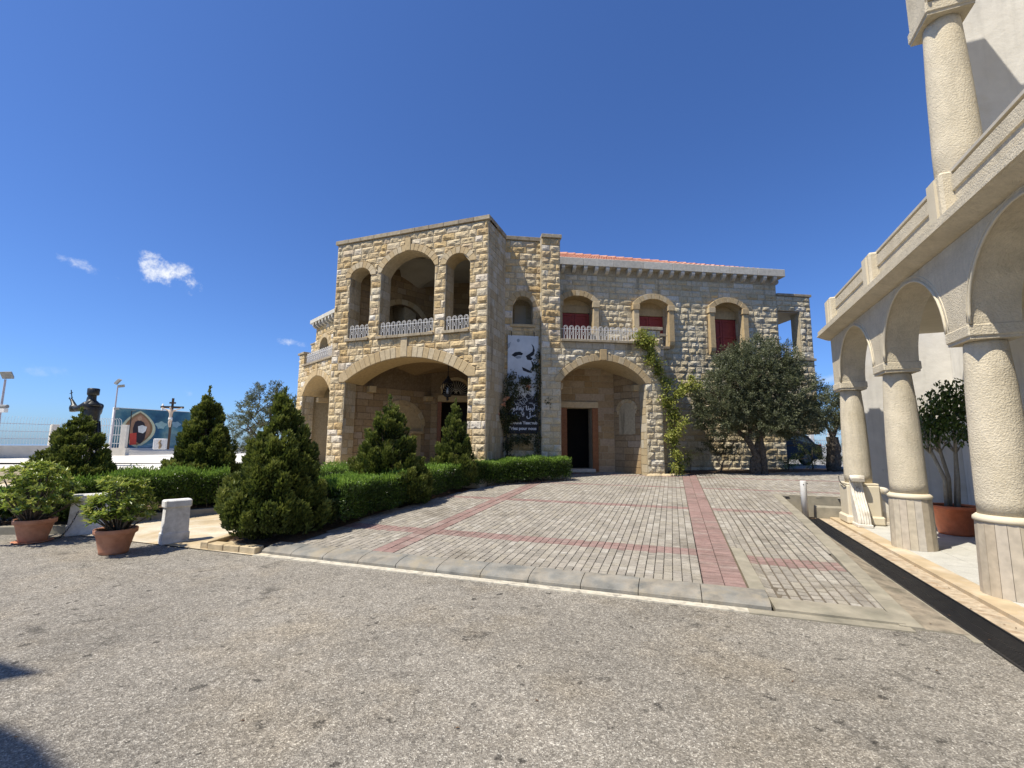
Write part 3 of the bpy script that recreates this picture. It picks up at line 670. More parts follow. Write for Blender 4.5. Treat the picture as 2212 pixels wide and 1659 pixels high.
# rooms behind the porch arches: diagonal left wall, back wall with the door, groin vaults
c0 = V3(-3.12, 17.5); c1 = V3(-5.15, 15.58)
dl = (c0 - c1) / np.linalg.norm(c0 - c1); LL = float(np.linalg.norm(c0 - c1))
FIL = Fr(c1, (dl[0], dl[1], 0), (dl[1], -dl[0], 0))
FIB = Fr(c0, (math.sin(aw), math.cos(aw), 0), (math.cos(aw), -math.sin(aw), 0))
ABl = arch(1.55, .85, .6, 2.0, 2.95, .17, .1); AUl = arch(1.5, 1.0, 4.9, 5.7, 6.7, .2, .1)
AFb = arch(.95, .52, 3.42, 3.46, 4.0, .12, .05)
iw = MB(); plate(iw, FIL, [(-.6, .2), (LL, .2), (LL, 8.0), (-.6, 8.0)], [arch_poly(AUl, 14)], .3)
bd = [(.42, .7), (.42, 3.15), (1.5, 3.15), (1.5, .7)]
plate(iw, FIB, [(0, .2), (4.2, .2), (4.2, 8.0), (0, 8.0)], [bd, arch_poly(arch(2.3, .55, 4.9, 6.1, 6.5, .2), 10), arch_poly(dict(AFb, z0=3.44), 12)], .3)
iw.box(FIL, .2, 3.2, -1.6, -1.5, 4.5, 7.4)
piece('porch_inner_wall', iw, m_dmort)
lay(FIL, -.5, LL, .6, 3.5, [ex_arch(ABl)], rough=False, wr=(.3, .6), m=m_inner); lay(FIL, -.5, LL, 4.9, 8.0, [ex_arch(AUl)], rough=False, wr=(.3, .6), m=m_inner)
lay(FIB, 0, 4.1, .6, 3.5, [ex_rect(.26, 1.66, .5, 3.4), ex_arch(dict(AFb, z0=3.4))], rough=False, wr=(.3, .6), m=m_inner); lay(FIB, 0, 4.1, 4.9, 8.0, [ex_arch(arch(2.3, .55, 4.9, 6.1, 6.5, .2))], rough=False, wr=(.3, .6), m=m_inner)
voussoirs(FIL, ABl, 13, proud=.04, back=0); voussoirs(FIL, AUl, 13, proud=.03); voussoirs(FIB, arch(2.3, .55, 4.9, 6.1, 6.5, .2, .1), 9)
pan = MB(); pan.prism(FIL, arch_poly(ABl), .0, .006); piece('blind_arch_panel', pan, m_dress)
block('door_frame', FIB, .27, .415, -.1, .05, .64, 3.15, m_wood); block('door_frame', FIB, 1.505, 1.65, -.1, .05, .64, 3.15, m_wood)
block('door_lintel', FIB, .26, 1.66, -.1, .06, 3.155, 3.40, m_dress)
voussoirs(FIB, AFb, 9, proud=.03, back=0)
fan = MB()
for k in range(17):
    a = PI * k / 16; fan.tube([FIB.w(.95 + .17 * math.cos(a), -.05, 3.47 + .17 * math.sin(a)), FIB.w(.95 + .5 * math.cos(a), -.05, 3.47 + .5 * math.sin(a))], .009, 4)
fan.tube([FIB.w(.95 + .17 * math.cos(a), -.05, 3.47 + .17 * math.sin(a)) for a in np.linspace(0, PI, 9)], .012, 4)
for a in (PI / 2, PI / 2 + 1.257, PI / 2 - 1.257, PI / 2 + 2.513, PI / 2 - 2.513): fan.tube([FIB.w(.95, -.05, 3.55), FIB.w(.95 + .08 * math.cos(a), -.05, 3.55 + .08 * math.sin(a))], .016, 4)
piece('fanlight_grille', fan, m_cornice)
dk = MB(); dk.box(FIB, .0, 2.0, -1.0, -.95, .6, 4.3); dk.box(FIB, .3, 3.3, -1.0, -.95, 4.6, 7.8); piece('painted_dark_backing', dk, m_dark)  # black sheets behind door and upper opening stand in for unlit rooms
def vault(fr, s0, s1, d0, d1, zs, zt, name):
    n1, n2 = 26, 22; V = []; F = []
    for i in range(n1 + 1):
        for j in range(n2 + 1):
            u, v = 2 * i / n1 - 1, 2 * j / n2 - 1
            z = zs + (zt - zs) * max(math.sqrt(max(0, 1 - u * u * .985)), math.sqrt(max(0, 1 - v * v * .985)))
            V.append(fr.w(s0 + (s1 - s0) * i / n1, d0 + (d1 - d0) * j / n2, z))
    for i in range(n1):
        for j in range(n2): a = i * (n2 + 1) + j; F.append((a, a + 1, a + n2 + 2, a + n2 + 1))
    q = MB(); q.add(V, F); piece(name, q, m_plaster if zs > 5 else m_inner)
vault(FIB, -1.2, 4.0, 0.02, 3.6, 3.45, 4.40, 'lower_vault'); vault(FIB, -1.2, 4.0, .02, 3.6, 6.6, 7.95, 'upper_vault')
for o_ in list(B.children):
    if o_.name.endswith('_vault'):
        me = o_.data; bd_v = [v.index for v in me.vertices if ((np.array(v.co) + wloc(B) - FT.o) @ FT.N) > -.57 or ((np.array(v.co) + wloc(B) - FT.o) @ FT.T) < .25 or ((np.array(v.co) + wloc(B) - FT.o) @ FT.T) > LEN_T - .25]
        import bmesh
        bm_ = bmesh.new(); bm_.from_mesh(me); bm_.verts.ensure_lookup_table(); bmesh.ops.delete(bm_, geom=[bm_.verts[i] for i in bd_v], context='VERTS'); bm_.to_mesh(me); bm_.free()
sl2 = MB(); sl2.box(FT, .02, LEN_T - .02, -5.3, -.56, 4.42, 4.84); sl2.box(FT, .02, LEN_T - .02, -5.3, -.56, 8.0, 8.27); piece('floor_slab', sl2, m_plaster)
block('corbel', FIL, .15, .40, 0, .25, 3.28, 3.5, m_dress); block('corbel', FIL, LL - .35, LL - .05, 0, .25, 3.15, 3.32, m_dress); block('stone_shelf', FIL, 1.9, 2.4, 0, .2, 1.9, 2.0, m_dress)
rf = MB(); rf.box(fw_, -3.2, 5.3, -7.3, -.42, 7.67, 7.9); piece('flat_roof_slab', rf, m_mortar)

# hand the laid stones out: the 300 that show largest are objects, the rest one joined part
def flush_pool():
    POOL.sort(key=lambda t: -t[0]); off = wloc(B)
    for size, owner, V, F, r, m in POOL[:300]:
        c = V.mean(0); me = np_mesh('stone', V - c, F, m); o = link('stone', me, B, c - off)
    byM = {}
    for size, owner, V, F, r, m in POOL[300:]: byM.setdefault(m.name, []).append((V, F, r, m))
    Vs, Fs, Ms, Rs, mats = [], [], [], [], []
    b = 0
    for k, lst in byM.items():
        mats.append(lst[0][3])
        for V, F, r, m in lst:
            Vs.append(V); Fs += [tuple(b + i for i in f) for f in F]; Ms += [len(mats) - 1] * len(F); Rs += [r] * len(V); b += len(V)
    o = link('stones', np_mesh('stones', np.concatenate(Vs) - off, Fs, mats, Ms, Rs), B); o['kind'] = 'stuff'
    print('stones', len(POOL))
flush_pool()
# ------------------------------------------------------------------ ground, paving, kerbs
aF = math.radians(19.3); Fv = V3(math.sin(aF), math.cos(aF)); Rv = V3(math.cos(aF), -math.sin(aF))
FP = Fr((0, 0), (Rv[0], Rv[1], 0), (Fv[0], Fv[1], 0))      # w(v, u, z)
aG = math.radians(22.1)
FA = Fr((0, 0), (math.sin(aG), math.cos(aG), 0), (-math.cos(aG), math.sin(aG), 0))   # arcade frame w(s, n, z)
UV = lambda u, v: tuple((Fv * u + Rv * v))
SN = lambda s, n: tuple(FA.w(s, n, 0)[:2])
uv_of = lambda x, y: (x * Fv[0] + y * Fv[1], x * Rv[0] + y * Rv[1])
sn_of = lambda x, y: (x * FA.T[0] + y * FA.T[1], x * FA.N[0] + y * FA.N[1])
def zpave(x, y):
    u, v = uv_of(x, y); z = .1 + .048 * (min(u, 18.5) - 5.3)
    if v > .84 and u < 9: z -= .075 * min(1, (v - .84) / .15 + .6) * max(0, 1 - (u - 5.2) / 3.2)
    return z
def inpoly(x, y, P):
    c = False; j = len(P) - 1
    for i in range(len(P)):
        if (P[i][1] > y) != (P[j][1] > y) and x < (P[j][0] - P[i][0]) * (y - P[i][1]) / (P[j][1] - P[i][1]) + P[i][0]: c = not c
        j = i
    return c
def asphalt():
    m = bpy.data.materials.new('old_pale_asphalt'); m.use_nodes = True; N, L = m.node_tree.nodes, m.node_tree.links; bs = N['Principled BSDF']
    bs.inputs['Roughness'].default_value = .92; bs.inputs['Specular IOR Level'].default_value = .25
    geo = N.new('ShaderNodeNewGeometry'); P = geo.outputs['Position']
    def noi(sc, det=4, rg=.6, src=None):
        t = N.new('ShaderNodeTexNoise'); t.inputs['Scale'].default_value = sc; t.inputs['Detail'].default_value = det; t.inputs['Roughness'].default_value = rg; L.new(src or P, t.inputs['Vector']); return t.outputs['Fac']
    def mr(v, a, b, c, d, smooth=False):
        t = N.new('ShaderNodeMapRange'); t.inputs['From Min'].default_value = a; t.inputs['From Max'].default_value = b; t.inputs['To Min'].default_value = c; t.inputs['To Max'].default_value = d
        if smooth: t.interpolation_type = 'SMOOTHSTEP'
        L.new(v, t.inputs['Value']); return t.outputs[0]
    def math_(op, a, b):
        t = N.new('ShaderNodeMath'); t.operation = op
        for k, x in enumerate((a, b)):
            if isinstance(x, (int, float)): t.inputs[k].default_value = x
            else: L.new(x, t.inputs[k])
        return t.outputs[0]
    vo = N.new('ShaderNodeTexVoronoi'); vo.inputs['Scale'].default_value = 130; L.new(P, vo.inputs['Vector'])
    sep = N.new('ShaderNodeSeparateColor'); L.new(vo.outputs['Color'], sep.inputs[0])
    vo2 = N.new('ShaderNodeTexVoronoi'); vo2.inputs['Scale'].default_value = 48; L.new(P, vo2.inputs['Vector']); sep2 = N.new('ShaderNodeSeparateColor'); L.new(vo2.outputs['Color'], sep2.inputs[0])
    r = N.new('ShaderNodeValToRGB'); e = r.color_ramp.elements; e[0].color = (.13, .117, .096, 1); e[1].color = (.46, .435, .375, 1); e.new(.35).color = (.195, .177, .147, 1); e.new(.72).color = (.25, .228, .19, 1); e.new(.9).color = (.33, .305, .255, 1)
    L.new(sep.outputs[0], r.inputs[0])
    grain = mr(sep2.outputs[1], 0, 1, .78, 1.22); wear = mr(noi(.55, 6, .6), .3, .7, .84, 1.22); mid = mr(noi(5.5, 5, .65), .3, .7, .84, 1.14)
    st1 = mr(noi(1.7, 8, .75), .575, .66, 1, .50, True); st2 = mr(noi(6.3, 4, .62), .63, .675, 1, .40, True); trk = mr(noi(.22, 3, .5), .45, .62, 1.0, .86, True)
    k = math_('MULTIPLY', math_('MULTIPLY', math_('MULTIPLY', grain, wear), math_('MULTIPLY', mid, st1)), math_('MULTIPLY', st2, trk))
    dn = N.new('ShaderNodeTexNoise'); dn.inputs['Scale'].default_value = 2.2; dn.inputs['Detail'].default_value = 5; L.new(P, dn.inputs['Vector'])
    dm = N.new('ShaderNodeMix'); dm.data_type = 'VECTOR'; dm.inputs['Factor'].default_value = .22; L.new(P, dm.inputs['A']); L.new(dn.outputs['Color'], dm.inputs['B'])
    ve = N.new('ShaderNodeTexVoronoi'); ve.feature = 'DISTANCE_TO_EDGE'; ve.inputs['Scale'].default_value = .75; L.new(dm.outputs['Result'], ve.inputs['Vector'])
    crack = mr(ve.outputs['Distance'], .0, .005, .35, 1, True); cm = mr(noi(.35, 2), .58, .64, 0, .8, True)
    crk = math_('ADD', math_('MULTIPLY', crack, cm), math_('SUBTRACT', 1.0, cm)); k = math_('MULTIPLY', k, crk)
    mx = N.new('ShaderNodeMix'); mx.data_type = 'RGBA'; mx.blend_type = 'MULTIPLY'; mx.inputs['Factor'].default_value = 1; L.new(r.outputs[0], mx.inputs['A']); L.new(k, mx.inputs['B'])
    wm = N.new('ShaderNodeMix'); wm.data_type = 'RGBA'; wm.blend_type = 'MULTIPLY'; L.new(mr(noi(.9, 4), .45, .7, 0, .45, True), wm.inputs['Factor']); L.new(mx.outputs['Result'], wm.inputs['A']); wm.inputs['B'].default_value = (1.08, .99, .84, 1)
    L.new(wm.outputs['Result'], bs.inputs['Base Color'])
    bp = N.new('ShaderNodeBump'); bp.inputs['Strength'].default_value = .9; bp.inputs['Distance'].default_value = .006; L.new(vo.outputs['Distance'], bp.inputs['Height'])
    bp2 = N.new('ShaderNodeBump'); bp2.inputs['Strength'].default_value = .5; bp2.inputs['Distance'].default_value = .02; L.new(noi(14, 4), bp2.inputs['Height']); L.new(bp.outputs[0], bp2.inputs['Normal']); L.new(bp2.outputs[0], bs.inputs['Normal'])
    return m
m_asphalt = asphalt()
m_path = mat('cream_limestone_paving', [(.50, .42, .29), (.42, .33, .20), (.55, .49, .38), (.46, .36, .21)], .85, .8, .2, .3, 60, .004, fine=(30, .08))
m_plaza = mat('white_plaza_paving', [(.60, .57, .50), (.66, .63, .57)], .85, .5, .12)
m_paver = mat('worn_concrete_paver', [(.265, .24, .20), (.32, .29, .24), (.235, .215, .18), (.295, .265, .21), (.36, .335, .285)], .92, 5, .25, .5, 120, .004, use_rnd=True, fine=(140, .2), stain=(.15, .13, .10), stain_scale=1.1, stain_amt=.7)
m_redp = mat('worn_red_paver', [(.235, .15, .13), (.28, .19, .165), (.215, .145, .125), (.285, .215, .185)], .92, 5, .25, .5, 120, .004, use_rnd=True, fine=(140, .16), stain=(.15, .10, .08), stain_scale=1.3, stain_amt=.45)
m_joint = mat('dirt_joint', [(.11, .09, .065), (.15, .125, .09)], .97, 12, .4, .5, 90, .006)
m_soil = mat('dry_brown_soil', [(.10, .062, .035), (.15, .10, .06)], .97, 8, .5, .9, 40, .03)
m_kerb = mat('weathered_grey_kerb', [(.15, .152, .14), (.22, .212, .185), (.26, .235, .19), (.13, .132, .12)], .88, 2.6, .3, .5, 45, .008, stain=(.28, .24, .165), stain_scale=3.3, stain_amt=.6)
m_paint = mat('worn_cream_paint', [(.56, .52, .42), (.45, .41, .32)], .85, 9, .3, stain=(.22, .20, .165), stain_scale=8.0, stain_amt=.85)
m_conc = mat('mossy_concrete', [(.25, .225, .17), (.30, .27, .205), (.20, .185, .14)], .92, 2.2, .25, .5, 60, .006, stain=(.22, .205, .15), stain_scale=2.5, stain_amt=.6)
m_yel = mat('yellow_limestone_kerb', [(.48, .37, .22), (.55, .47, .32), (.42, .31, .17)], .9, 4, .3, .8, 60, .01, use_rnd=True)
m_wallw = mat('white_rendered_wall', [(.66, .64, .58), (.72, .70, .65)], .9, 1.2, .1, .1, 30, .004)
m_bolw = mat('white_painted_stone', [(.60, .59, .55), (.70, .69, .66), (.52, .50, .45)], .85, 6, .2, .6, 60, .008)

def sheet(name, poly, zf, m, kind='structure', thick=0, n=0):
    mb = MB(); mb.add([(x, y, zf(x, y)) for x, y in poly], [tuple(f) for f in tessellate_polygon([[Vector((x, y, 0)) for x, y in poly]])])
    o = mb.build(name, m)
    if kind: o['kind'] = kind
    return o
g = MB(); g.flat([(-46, -30), (46, -30), (46, 46), (30, 60), (-24, 60), (-30, 30), (-46, 8)], -2.5, -.04); o = g.build('ground', m_soil); o['kind'] = 'structure'
ASPH = [(-34, -20), (10, -20), SN(-6, -2.04), SN(5.3, -2.04), UV(5.02, 1.80), UV(5.02, -5.3), UV(4.98, -6.4), UV(4.98, -10.4), UV(5.0, -34)]
sheet('asphalt_road', ASPH, lambda x, y: 0.0, m_asphalt)
# path of cream stone between the garden beds, rising to the plaza
pz = lambda x, y: .012 + .036 * max(0, uv_of(x, y)[0] - 4.98)
pp = MB()
n1, n2 = 24, 12
V = []; Fc = []
for i in range(n1 + 1):
    for j in range(n2 + 1):
        u = 4.98 + 10.2 * j / n2; v = -5.3 - 29 * i / n1; x, y = UV(u, v); V.append((x, y, pz(x, y)))
for i in range(n1):
    for j in range(n2): a = i * (n2 + 1) + j; Fc.append((a, a + 1, a + n2 + 2, a + n2 + 1))
pp.add(V, Fc); o = pp.build('path', m_path); o['kind'] = 'structure'
pl = MB(); pl.flat([(-46, 15.4), (-7.6, 15.4), (-6.2, 16.2), (-10, 21.5), (-9, 60), (-24, 60), (-30, 30), (-46, 10)], -.03, .60); o = pl.build('plaza', m_plaza); o['kind'] = 'structure'
yk = MB(); yk.box(Fr((-46, 15.4), (1, 0, 0), (0, -1, 0)), 0, 38.2, -.25, .03, -.02, .615); o = yk.build('plaza_kerb', m_yel); o['kind'] = 'structure'
yard = MB(); yard.flat([(9.3, 16.9), (9, 24), (4, 40), (30, 60), (46, 46), (40, 20), (13.5, 16.3)], -.03, .70); o = yard.build('back_yard', mat('grey_yard_asphalt', [(.22, .215, .2), (.27, .26, .24)], .93, 1, .2)); o['kind'] = 'structure'
tf = MB(); tf.box(FT, -.3, LEN_T + .1, -5.2, .55, -.02, .60); tf.box(FL, -6.5, .4, -3.5, .2, -.02, .595); o = tf.build('porch_floor', m_path); o['kind'] = 'structure'

BED1R = [(5.42, -5.16), (7.7, -5.42), (9.3, -5.2), (11, -5.0), (12.5, -4.6), (13.5, -3.95), (14.0, -3.1), (14.15, -2.75)]
BEDF = [(5.55, 14.98), (7.2, 15.33), (8.8, 15.5), (11.2, 15.6), (13.4, 15.9)]
PAVE = [UV(*p) for p in BED1R] + [tuple(FW.w(-3.15, .0, 0)[:2]), tuple(FW.w(-3.15, -1.38, 0)[:2]), tuple(FW.w(-.6, -1.38, 0)[:2]), tuple(FW.w(-.36, -.2, 0)[:2]), tuple(FW.w(.62, -.0, 0)[:2])] + BEDF + [SN(16.0, -4.25), SN(13.0, -3.5), SN(12.8, -3.25), SN(12.35, -3.25), SN(12.35, -1.62), SN(5.9, -1.56), UV(5.42, 1.82), UV(5.42, -5.16)]
PV = MB(); 
# joint bed as a fine sheet under the stones
V = []; Fc = []; nu, nv = 60, 50
P2 = PAVE[:-1]
pts = [Vector((x, y, 0)) for x, y in P2]
o = sheet('paving_bed', P2, lambda x, y: zpave(x, y) - .010, m_joint)
pav = thing('paving', (1.0, 8.0, .25), 'paved forecourt of grey concrete pavers with red brick bands', 'paving')
pav['kind'] = 'structure'; del pav['category']
PA = []      # pavers: size, V, red
vr_ = lambda v: v > .84
def paver(u0, u1, v0, v1, red, zoff=0.0):
    j = .0055; j = .0075 if vr_(v0) else j; jv = .0045 if vr_(v0) else .0018; u0 += j; u1 -= j; v0 += jv; v1 -= jv
    uc, vc = (u0 + u1) / 2, (v0 + v1) / 2; x, y = UV(uc, vc)
    if not inpoly(x, y, P2): return
    t = rng.normal(0, .0014, 4); c = .0045; V = []
    for k, (u, v) in enumerate(((u0, v0), (u0, v1), (u1, v1), (u1, v0))):
        x1, y1 = UV(u, v); V.append((x1, y1, zpave(x1, y1) - .011))
    for k, (u, v) in enumerate(((u0 + c, v0 + c), (u0 + c, v1 - c), (u1 - c, v1 - c), (u1 - c, v0 + c))):
        x1, y1 = UV(u, v); V.append((x1, y1, zpave(x1, y1) + t[k] + zoff))
    d = math.hypot(x, y)
    vis = abs(x) < y * 1.15
    PA.append(((u1 - u0) * (v1 - v0) / d ** 3 if vis else 0, np.array(V), red))
REDR = [(6.52, 6.84), (9.80, 10.06), (12.85, 13.05), (15.3, 15.5)]
def in_red(u): return any(a <= u < b for a, b in REDR)
def column(v0, v1, red=False, ls=(.1, .1, .15, .2, .2), u0=5.43, u1=18.6, gap=0):
    u = u0 + (0 if red else rng.uniform(0, .1) - .1)
    breaks = sorted([x for ab in REDR for x in ab])
    while u < u1:
        L = ls[rng.integers(len(ls))] * (1 if u < 12 else 1.4)
        e = u + L
        if not red:
            for b_ in breaks:
                if u < b_ - .03 < e or (u < b_ < e): e = b_ if b_ - u > .05 else e; break
        if in_red(u + .01) and not red: e = min(e, u + .16)
        uu = max(u, u0)
        if e - uu > .03: paver(uu, e, v0 + gap, v1, red or in_red((uu + e) / 2))
        u = e
v = -6.0
while v < -3.92: column(v, v + .1); v += .1
for a in (-3.90, -3.73): column(a, a + .165, True, (.2, .2, .22))
v = -3.56
nn_ = 38
for k in range(nn_): column(-3.555 + k * (3.805 / nn_), -3.555 + (k + 1) * (3.805 / nn_))
column(.255, .465, True, (.105,), u1=9.0); column(.465, .675, True, (.105,), u1=9.0); column(.255, .465, True, (.3,), u0=9.0); column(.465, .675, True, (.3,), u0=9.0)
v = .85
while v < 6.4:
    column(v, v + .102, gap=.006 if v < 2 else 0); v += .102
v = .69
while v < .85: column(v, v + .08, u0=7.05); v += .08
PA.sort(key=lambda t: -t[0]); off = wloc(pav)
for size, V, red in PA[:300]:
    c = V.mean(0); link('paver', np_mesh('paver', V - c, np.array([(4, 5, 6, 7), (0, 1, 5, 4), (1, 2, 6, 5), (2, 3, 7, 6), (3, 0, 4, 7)]), m_redp if red else m_paver), pav, c - off)
Q = np.array([(4, 5, 6, 7), (0, 1, 5, 4), (1, 2, 6, 5), (2, 3, 7, 6), (3, 0, 4, 7)]); rest = PA[300:]
Vs = np.concatenate([p[1] for p in rest]) - off; Fs = np.concatenate([Q + 8 * i for i in range(len(rest))]); Ms = np.repeat([1 if p[2] else 0 for p in rest], 5); Rs = np.repeat(rng.random(len(rest)), 8)
o = link('pavers', np_mesh('pavers', Vs, Fs, [m_paver, m_redp], Ms, Rs), pav); o['kind'] = 'stuff'
print('pavers', len(PA))
# concrete strip beside the red band
mb = MB(); mb.add([(*UV(u, v), zpave(*UV(u, v)) + .003) for u, v in ((5.42, .69), (5.42, .835), (7.03, .835), (7.03, .69))], [(0, 1, 2, 3)]); mb.build('concrete_strip', m_conc, pav)
# kerb stones: rounded grey blocks
kb = thing('kerb', (*UV(5.2, -2.2), 0), 'row of rounded grey kerb stones along the asphalt in front of the paved forecourt', 'kerb')
edges = [-5.47, -4.95, -4.42, -3.86, -3.30, -2.73, -2.16, -1.58, -.99, -.39, .22, .83]
for a, b in zip(edges[:-1], edges[1:]):
    mb = MB(); prof = [(5.10, 0), (5.10, .045), (5.115, .062), (5.19, .088), (5.29, .104), (5.42, .112), (5.42, -.02)]; n = len(prof)
    V = [(*UV(u + (0 if i in (0, n - 1) else rng.normal(0, .0015)), v), z) for v in (a + .004, b - .004) for i, (u, z) in enumerate(prof)]
    mb.add(V, [tuple(range(n)), tuple(range(2 * n - 1, n - 1, -1))] + [(i, (i + 1) % n, n + (i + 1) % n, n + i) for i in range(n)]); mb.build('kerb_stone', m_kerb, kb)
mb = MB(); mb.box(FP, -5.5, .62, 4.98, 5.095, -.01, .014); mb.build('painted_edge', m_paint, kb)
mb = MB(); mb.m = 0; mb.box(FP, .62, 1.88, 4.97, 5.10, -.01, .012)
P = [(UV(5.10, .86), .0), (UV(5.10, 1.86), .0), (UV(5.40, 1.86), .0), (UV(5.40, .86), .0)]
mb.hexa([(*p, -.01) for p, z in P] + [(*UV(5.10, .86), .035), (*UV(5.10, 1.86), .03), (*UV(5.42, 1.80), .048), (*UV(5.42, .86), .045)]); mb.build('kerb_ramp', m_conc, kb)
# strip between the paving and the drain, drain grate, arcade floor
st = MB(); gs_ = MB()
SS = np.linspace(5.15, 12.35, 13)
for a, b in zip(SS[:-1], SS[1:]):
    za, zb = zpave(*SN(a, -1.6)), zpave(*SN(b, -1.6))
    V = []
    for s, z in ((a + .003, za), (b - .003, zb)):
        for n, zz in ((-1.555, -.03), (-1.555, z + .012), (-1.72, z + .010), (-1.735, max(.012, z * .55)), (-2.02, .012), (-2.02, -.03)): V.append(FA.w(s, n, zz))
    st.add(V, [(0, 1, 7, 6), (1, 2, 8, 7), (2, 3, 9, 8), (4, 5, 11, 10), (0, 5, 4, 3, 2, 1), (6, 7, 8, 9, 10, 11)]); gs_.add([V[3], V[4], V[10], V[9]], [(0, 1, 2, 3)])
o = st.build('concrete_edge', m_conc); o['kind'] = 'structure'; o = gs_.build('gutter', mat('dirty_gutter_stone', [(.20, .165, .12), (.29, .245, .18), (.16, .14, .105)], .93, 3.5, .4, .7, 50, .01, stain=(.11, .10, .07), stain_scale=2.2, stain_amt=.7)); o['kind'] = 'structure'
mb = MB(); mb.flat([SN(5.0, -1.98), SN(11.9, -2.03), SN(11.9, -2.04), SN(5.0, -2.04)], -.02, .008); o = mb.build('gutter_edge', m_conc); o['kind'] = 'structure'
dr = thing('drain_grate', tuple(FA.w(6, -2.2, 0)), 'long black iron drain grate running beside the arcade', 'drain grate')
mb = MB(); mb.box(FA, -2.5, 12.0, -2.345, -2.06, -.22, -.2); mb.box(FA, -2.5, 12.0, -2.06, -2.04, -.22, .012); mb.box(FA, -2.5, 12.0, -2.355, -2.34, -.22, .014); mb.box(FA, -2.5, 12.0, -2.205, -2.195, -.03, .004); mb.build('channel', m_iron, dr)
bar = MB(); f0 = Fr((0, 0), FA.T, FA.N); bar.box(f0, -.006, .006, -.142, .142, -.03, .004); bm_ = np_mesh('grate_bar', np.array(bar.V), bar.F, m_iron)
sb_ = MB()
nb_ = 0; s = 2.2
while s < 11.9:
    if nb_ < 300: o = link('grate_bar', bm_, dr); o.location = tuple(FA.w(s, -2.20, 0) - wloc(dr)); nb_ += 1
    else: sb_.box(FA, s - .006, s + .006, -2.34, -2.06, -.03, .004)
    s += .027
if sb_.V: sb_.build('grate_bars', m_iron, dr, kind='stuff')
fl = MB(); fl.flat([SN(-4, -2.356), SN(12.44, -2.356), SN(12.44, -5.1), SN(-4, -4.9)], -.2, .012); o = fl.build('walkway_edge', mat('rough_travertine_edge', [(.36, .26, .16), (.46, .38, .27), (.30, .21, .13)], .95, 5, .35, .8, 50, .01)); o['kind'] = 'structure'
bd_ = MB(); bd_.flat([SN(-4, -2.56), SN(12.0, -2.56), SN(12.0, -2.80), SN(-4, -2.80)], .0, .052); o = bd_.build('walkway_border', mat('travertine_border', [(.50, .40, .26), (.44, .34, .21), (.54, .46, .34)], .75, 2, .2, .15, 40, .003)); o['kind'] = 'structure'
m_terr = mat('pale_terrazzo_floor', [(.44, .43, .38), (.50, .49, .44)], .55, 3, .12, 0, fine=(90, .12))
wk = thing('walkway_floor', tuple(FA.w(8, -3.5, 0)), 'x', 'x'); del wk['label']; del wk['category']; wk['kind'] = 'structure'
for i in range(33):
    for j in range(5):
        s0, n0 = 12.40 - (i + 1) * .42, -2.803 - j * .42
        mb = MB(); mb.r = 0; mb.box(FA, s0 + .002, s0 + .418, n0 - .418, n0 - .002, .0, .050 + rng.uniform(-.0008, .0008)); mb.build('floor_tile', m_terr, wk)
# retaining end of the drain pit and loose kerb block
rt_ = MB(); rt_.box(FA, 12.3, 12.42, -3.28, -1.58, -.02, zpave(*SN(12.4, -1.6)) + .01); o = rt_.build('pit_end_wall', m_conc); o['kind'] = 'structure'
kbk = MB(); 
prof = [(-.10, .012), (.11, .012), (.115, .17), (.06, .26), (-.04, .28), (-.09, .24)]; n = len(prof)
fk = Fr(FA.w(12.02, -2.30, 0), FA.N * -1, FA.T)
V = [fk.w(x, d, z) for x in (0, .74) for d, z in prof]; kbk.add(V, [tuple(range(n)), tuple(range(2 * n - 1, n - 1, -1))] + [(i, (i + 1) % n, n + (i + 1) % n, n + i) for i in range(n)])
tag(kbk.build('kerb_block', m_conc), 'weathered concrete kerb block lying across the end of the drain', 'kerb block')
# garden beds
BED1 = [UV(*p) for p in [(5.22, -5.5), (5.42, -5.2)] + BED1R[1:]] + [tuple(FT.w(5.6, .05, 0)[:2]), tuple(FT.w(3.2, .4, 0)[:2]), UV(12.2, -7.0), UV(10, -7.6), UV(8, -7.4), UV(6.2, -6.7), UV(5.3, -6.35)]
zb1 = lambda x, y: .075 + .046 * max(0, uv_of(x, y)[0] - 5.1)
sheet('garden_bed', BED1, zb1, m_soil)
BED2 = [(-7.45, 7.98), (-6.93, 9.0), (-6.02, 9.75), (-5.3, 11.2), (-5.6, 12.8), (-8.0, 13.2), (-11.5, 11.4), (-11.8, 9.0), (-9.6, 7.7)]
sheet('garden_bed', BED2, lambda x, y: pz(x, y) + .10, m_soil)
def kerbline(pts, zf, h, w, m, label, step=.5, thing_loc=None):
    t = thing('bed_kerb', (pts[0][0], pts[0][1], 0), label, 'kerb')
    for (x0, y0), (x1, y1) in zip(pts[:-1], pts[1:]):
        L = math.hypot(x1 - x0, y1 - y0); n = max(1, round(L / step)); T = V3((x1 - x0) / L, (y1 - y0) / L, 0); f = Fr((x0, y0), T, (T[1], -T[0], 0))
        for k in range(n):
            xm, ym = x0 + T[0] * L * (k + .5) / n, y0 + T[1] * L * (k + .5) / n; z = zf(xm, ym)
            mb = MB(); mb.r = 0; mb.cbox(f, k * L / n + .004, (k + 1) * L / n - .004, -w, 0, z - .1, z + h + rng.uniform(-.004, .004), .01); mb.build('kerb_stone', m, t)
    return t
kerbline([UV(4.99, -6.38), UV(5.02, -5.50)], lambda x, y: 0, .10, .16, m_yel, 'yellow limestone kerb at the near end of the middle garden bed', .3)
kerbline([UV(5.03, -6.42), UV(6.2, -6.76), UV(8, -7.46), UV(10, -7.66)], lambda x, y: pz(x, y) - .02, .10, .12, m_yel, 'stone kerb along the path side of the middle garden bed', .5)
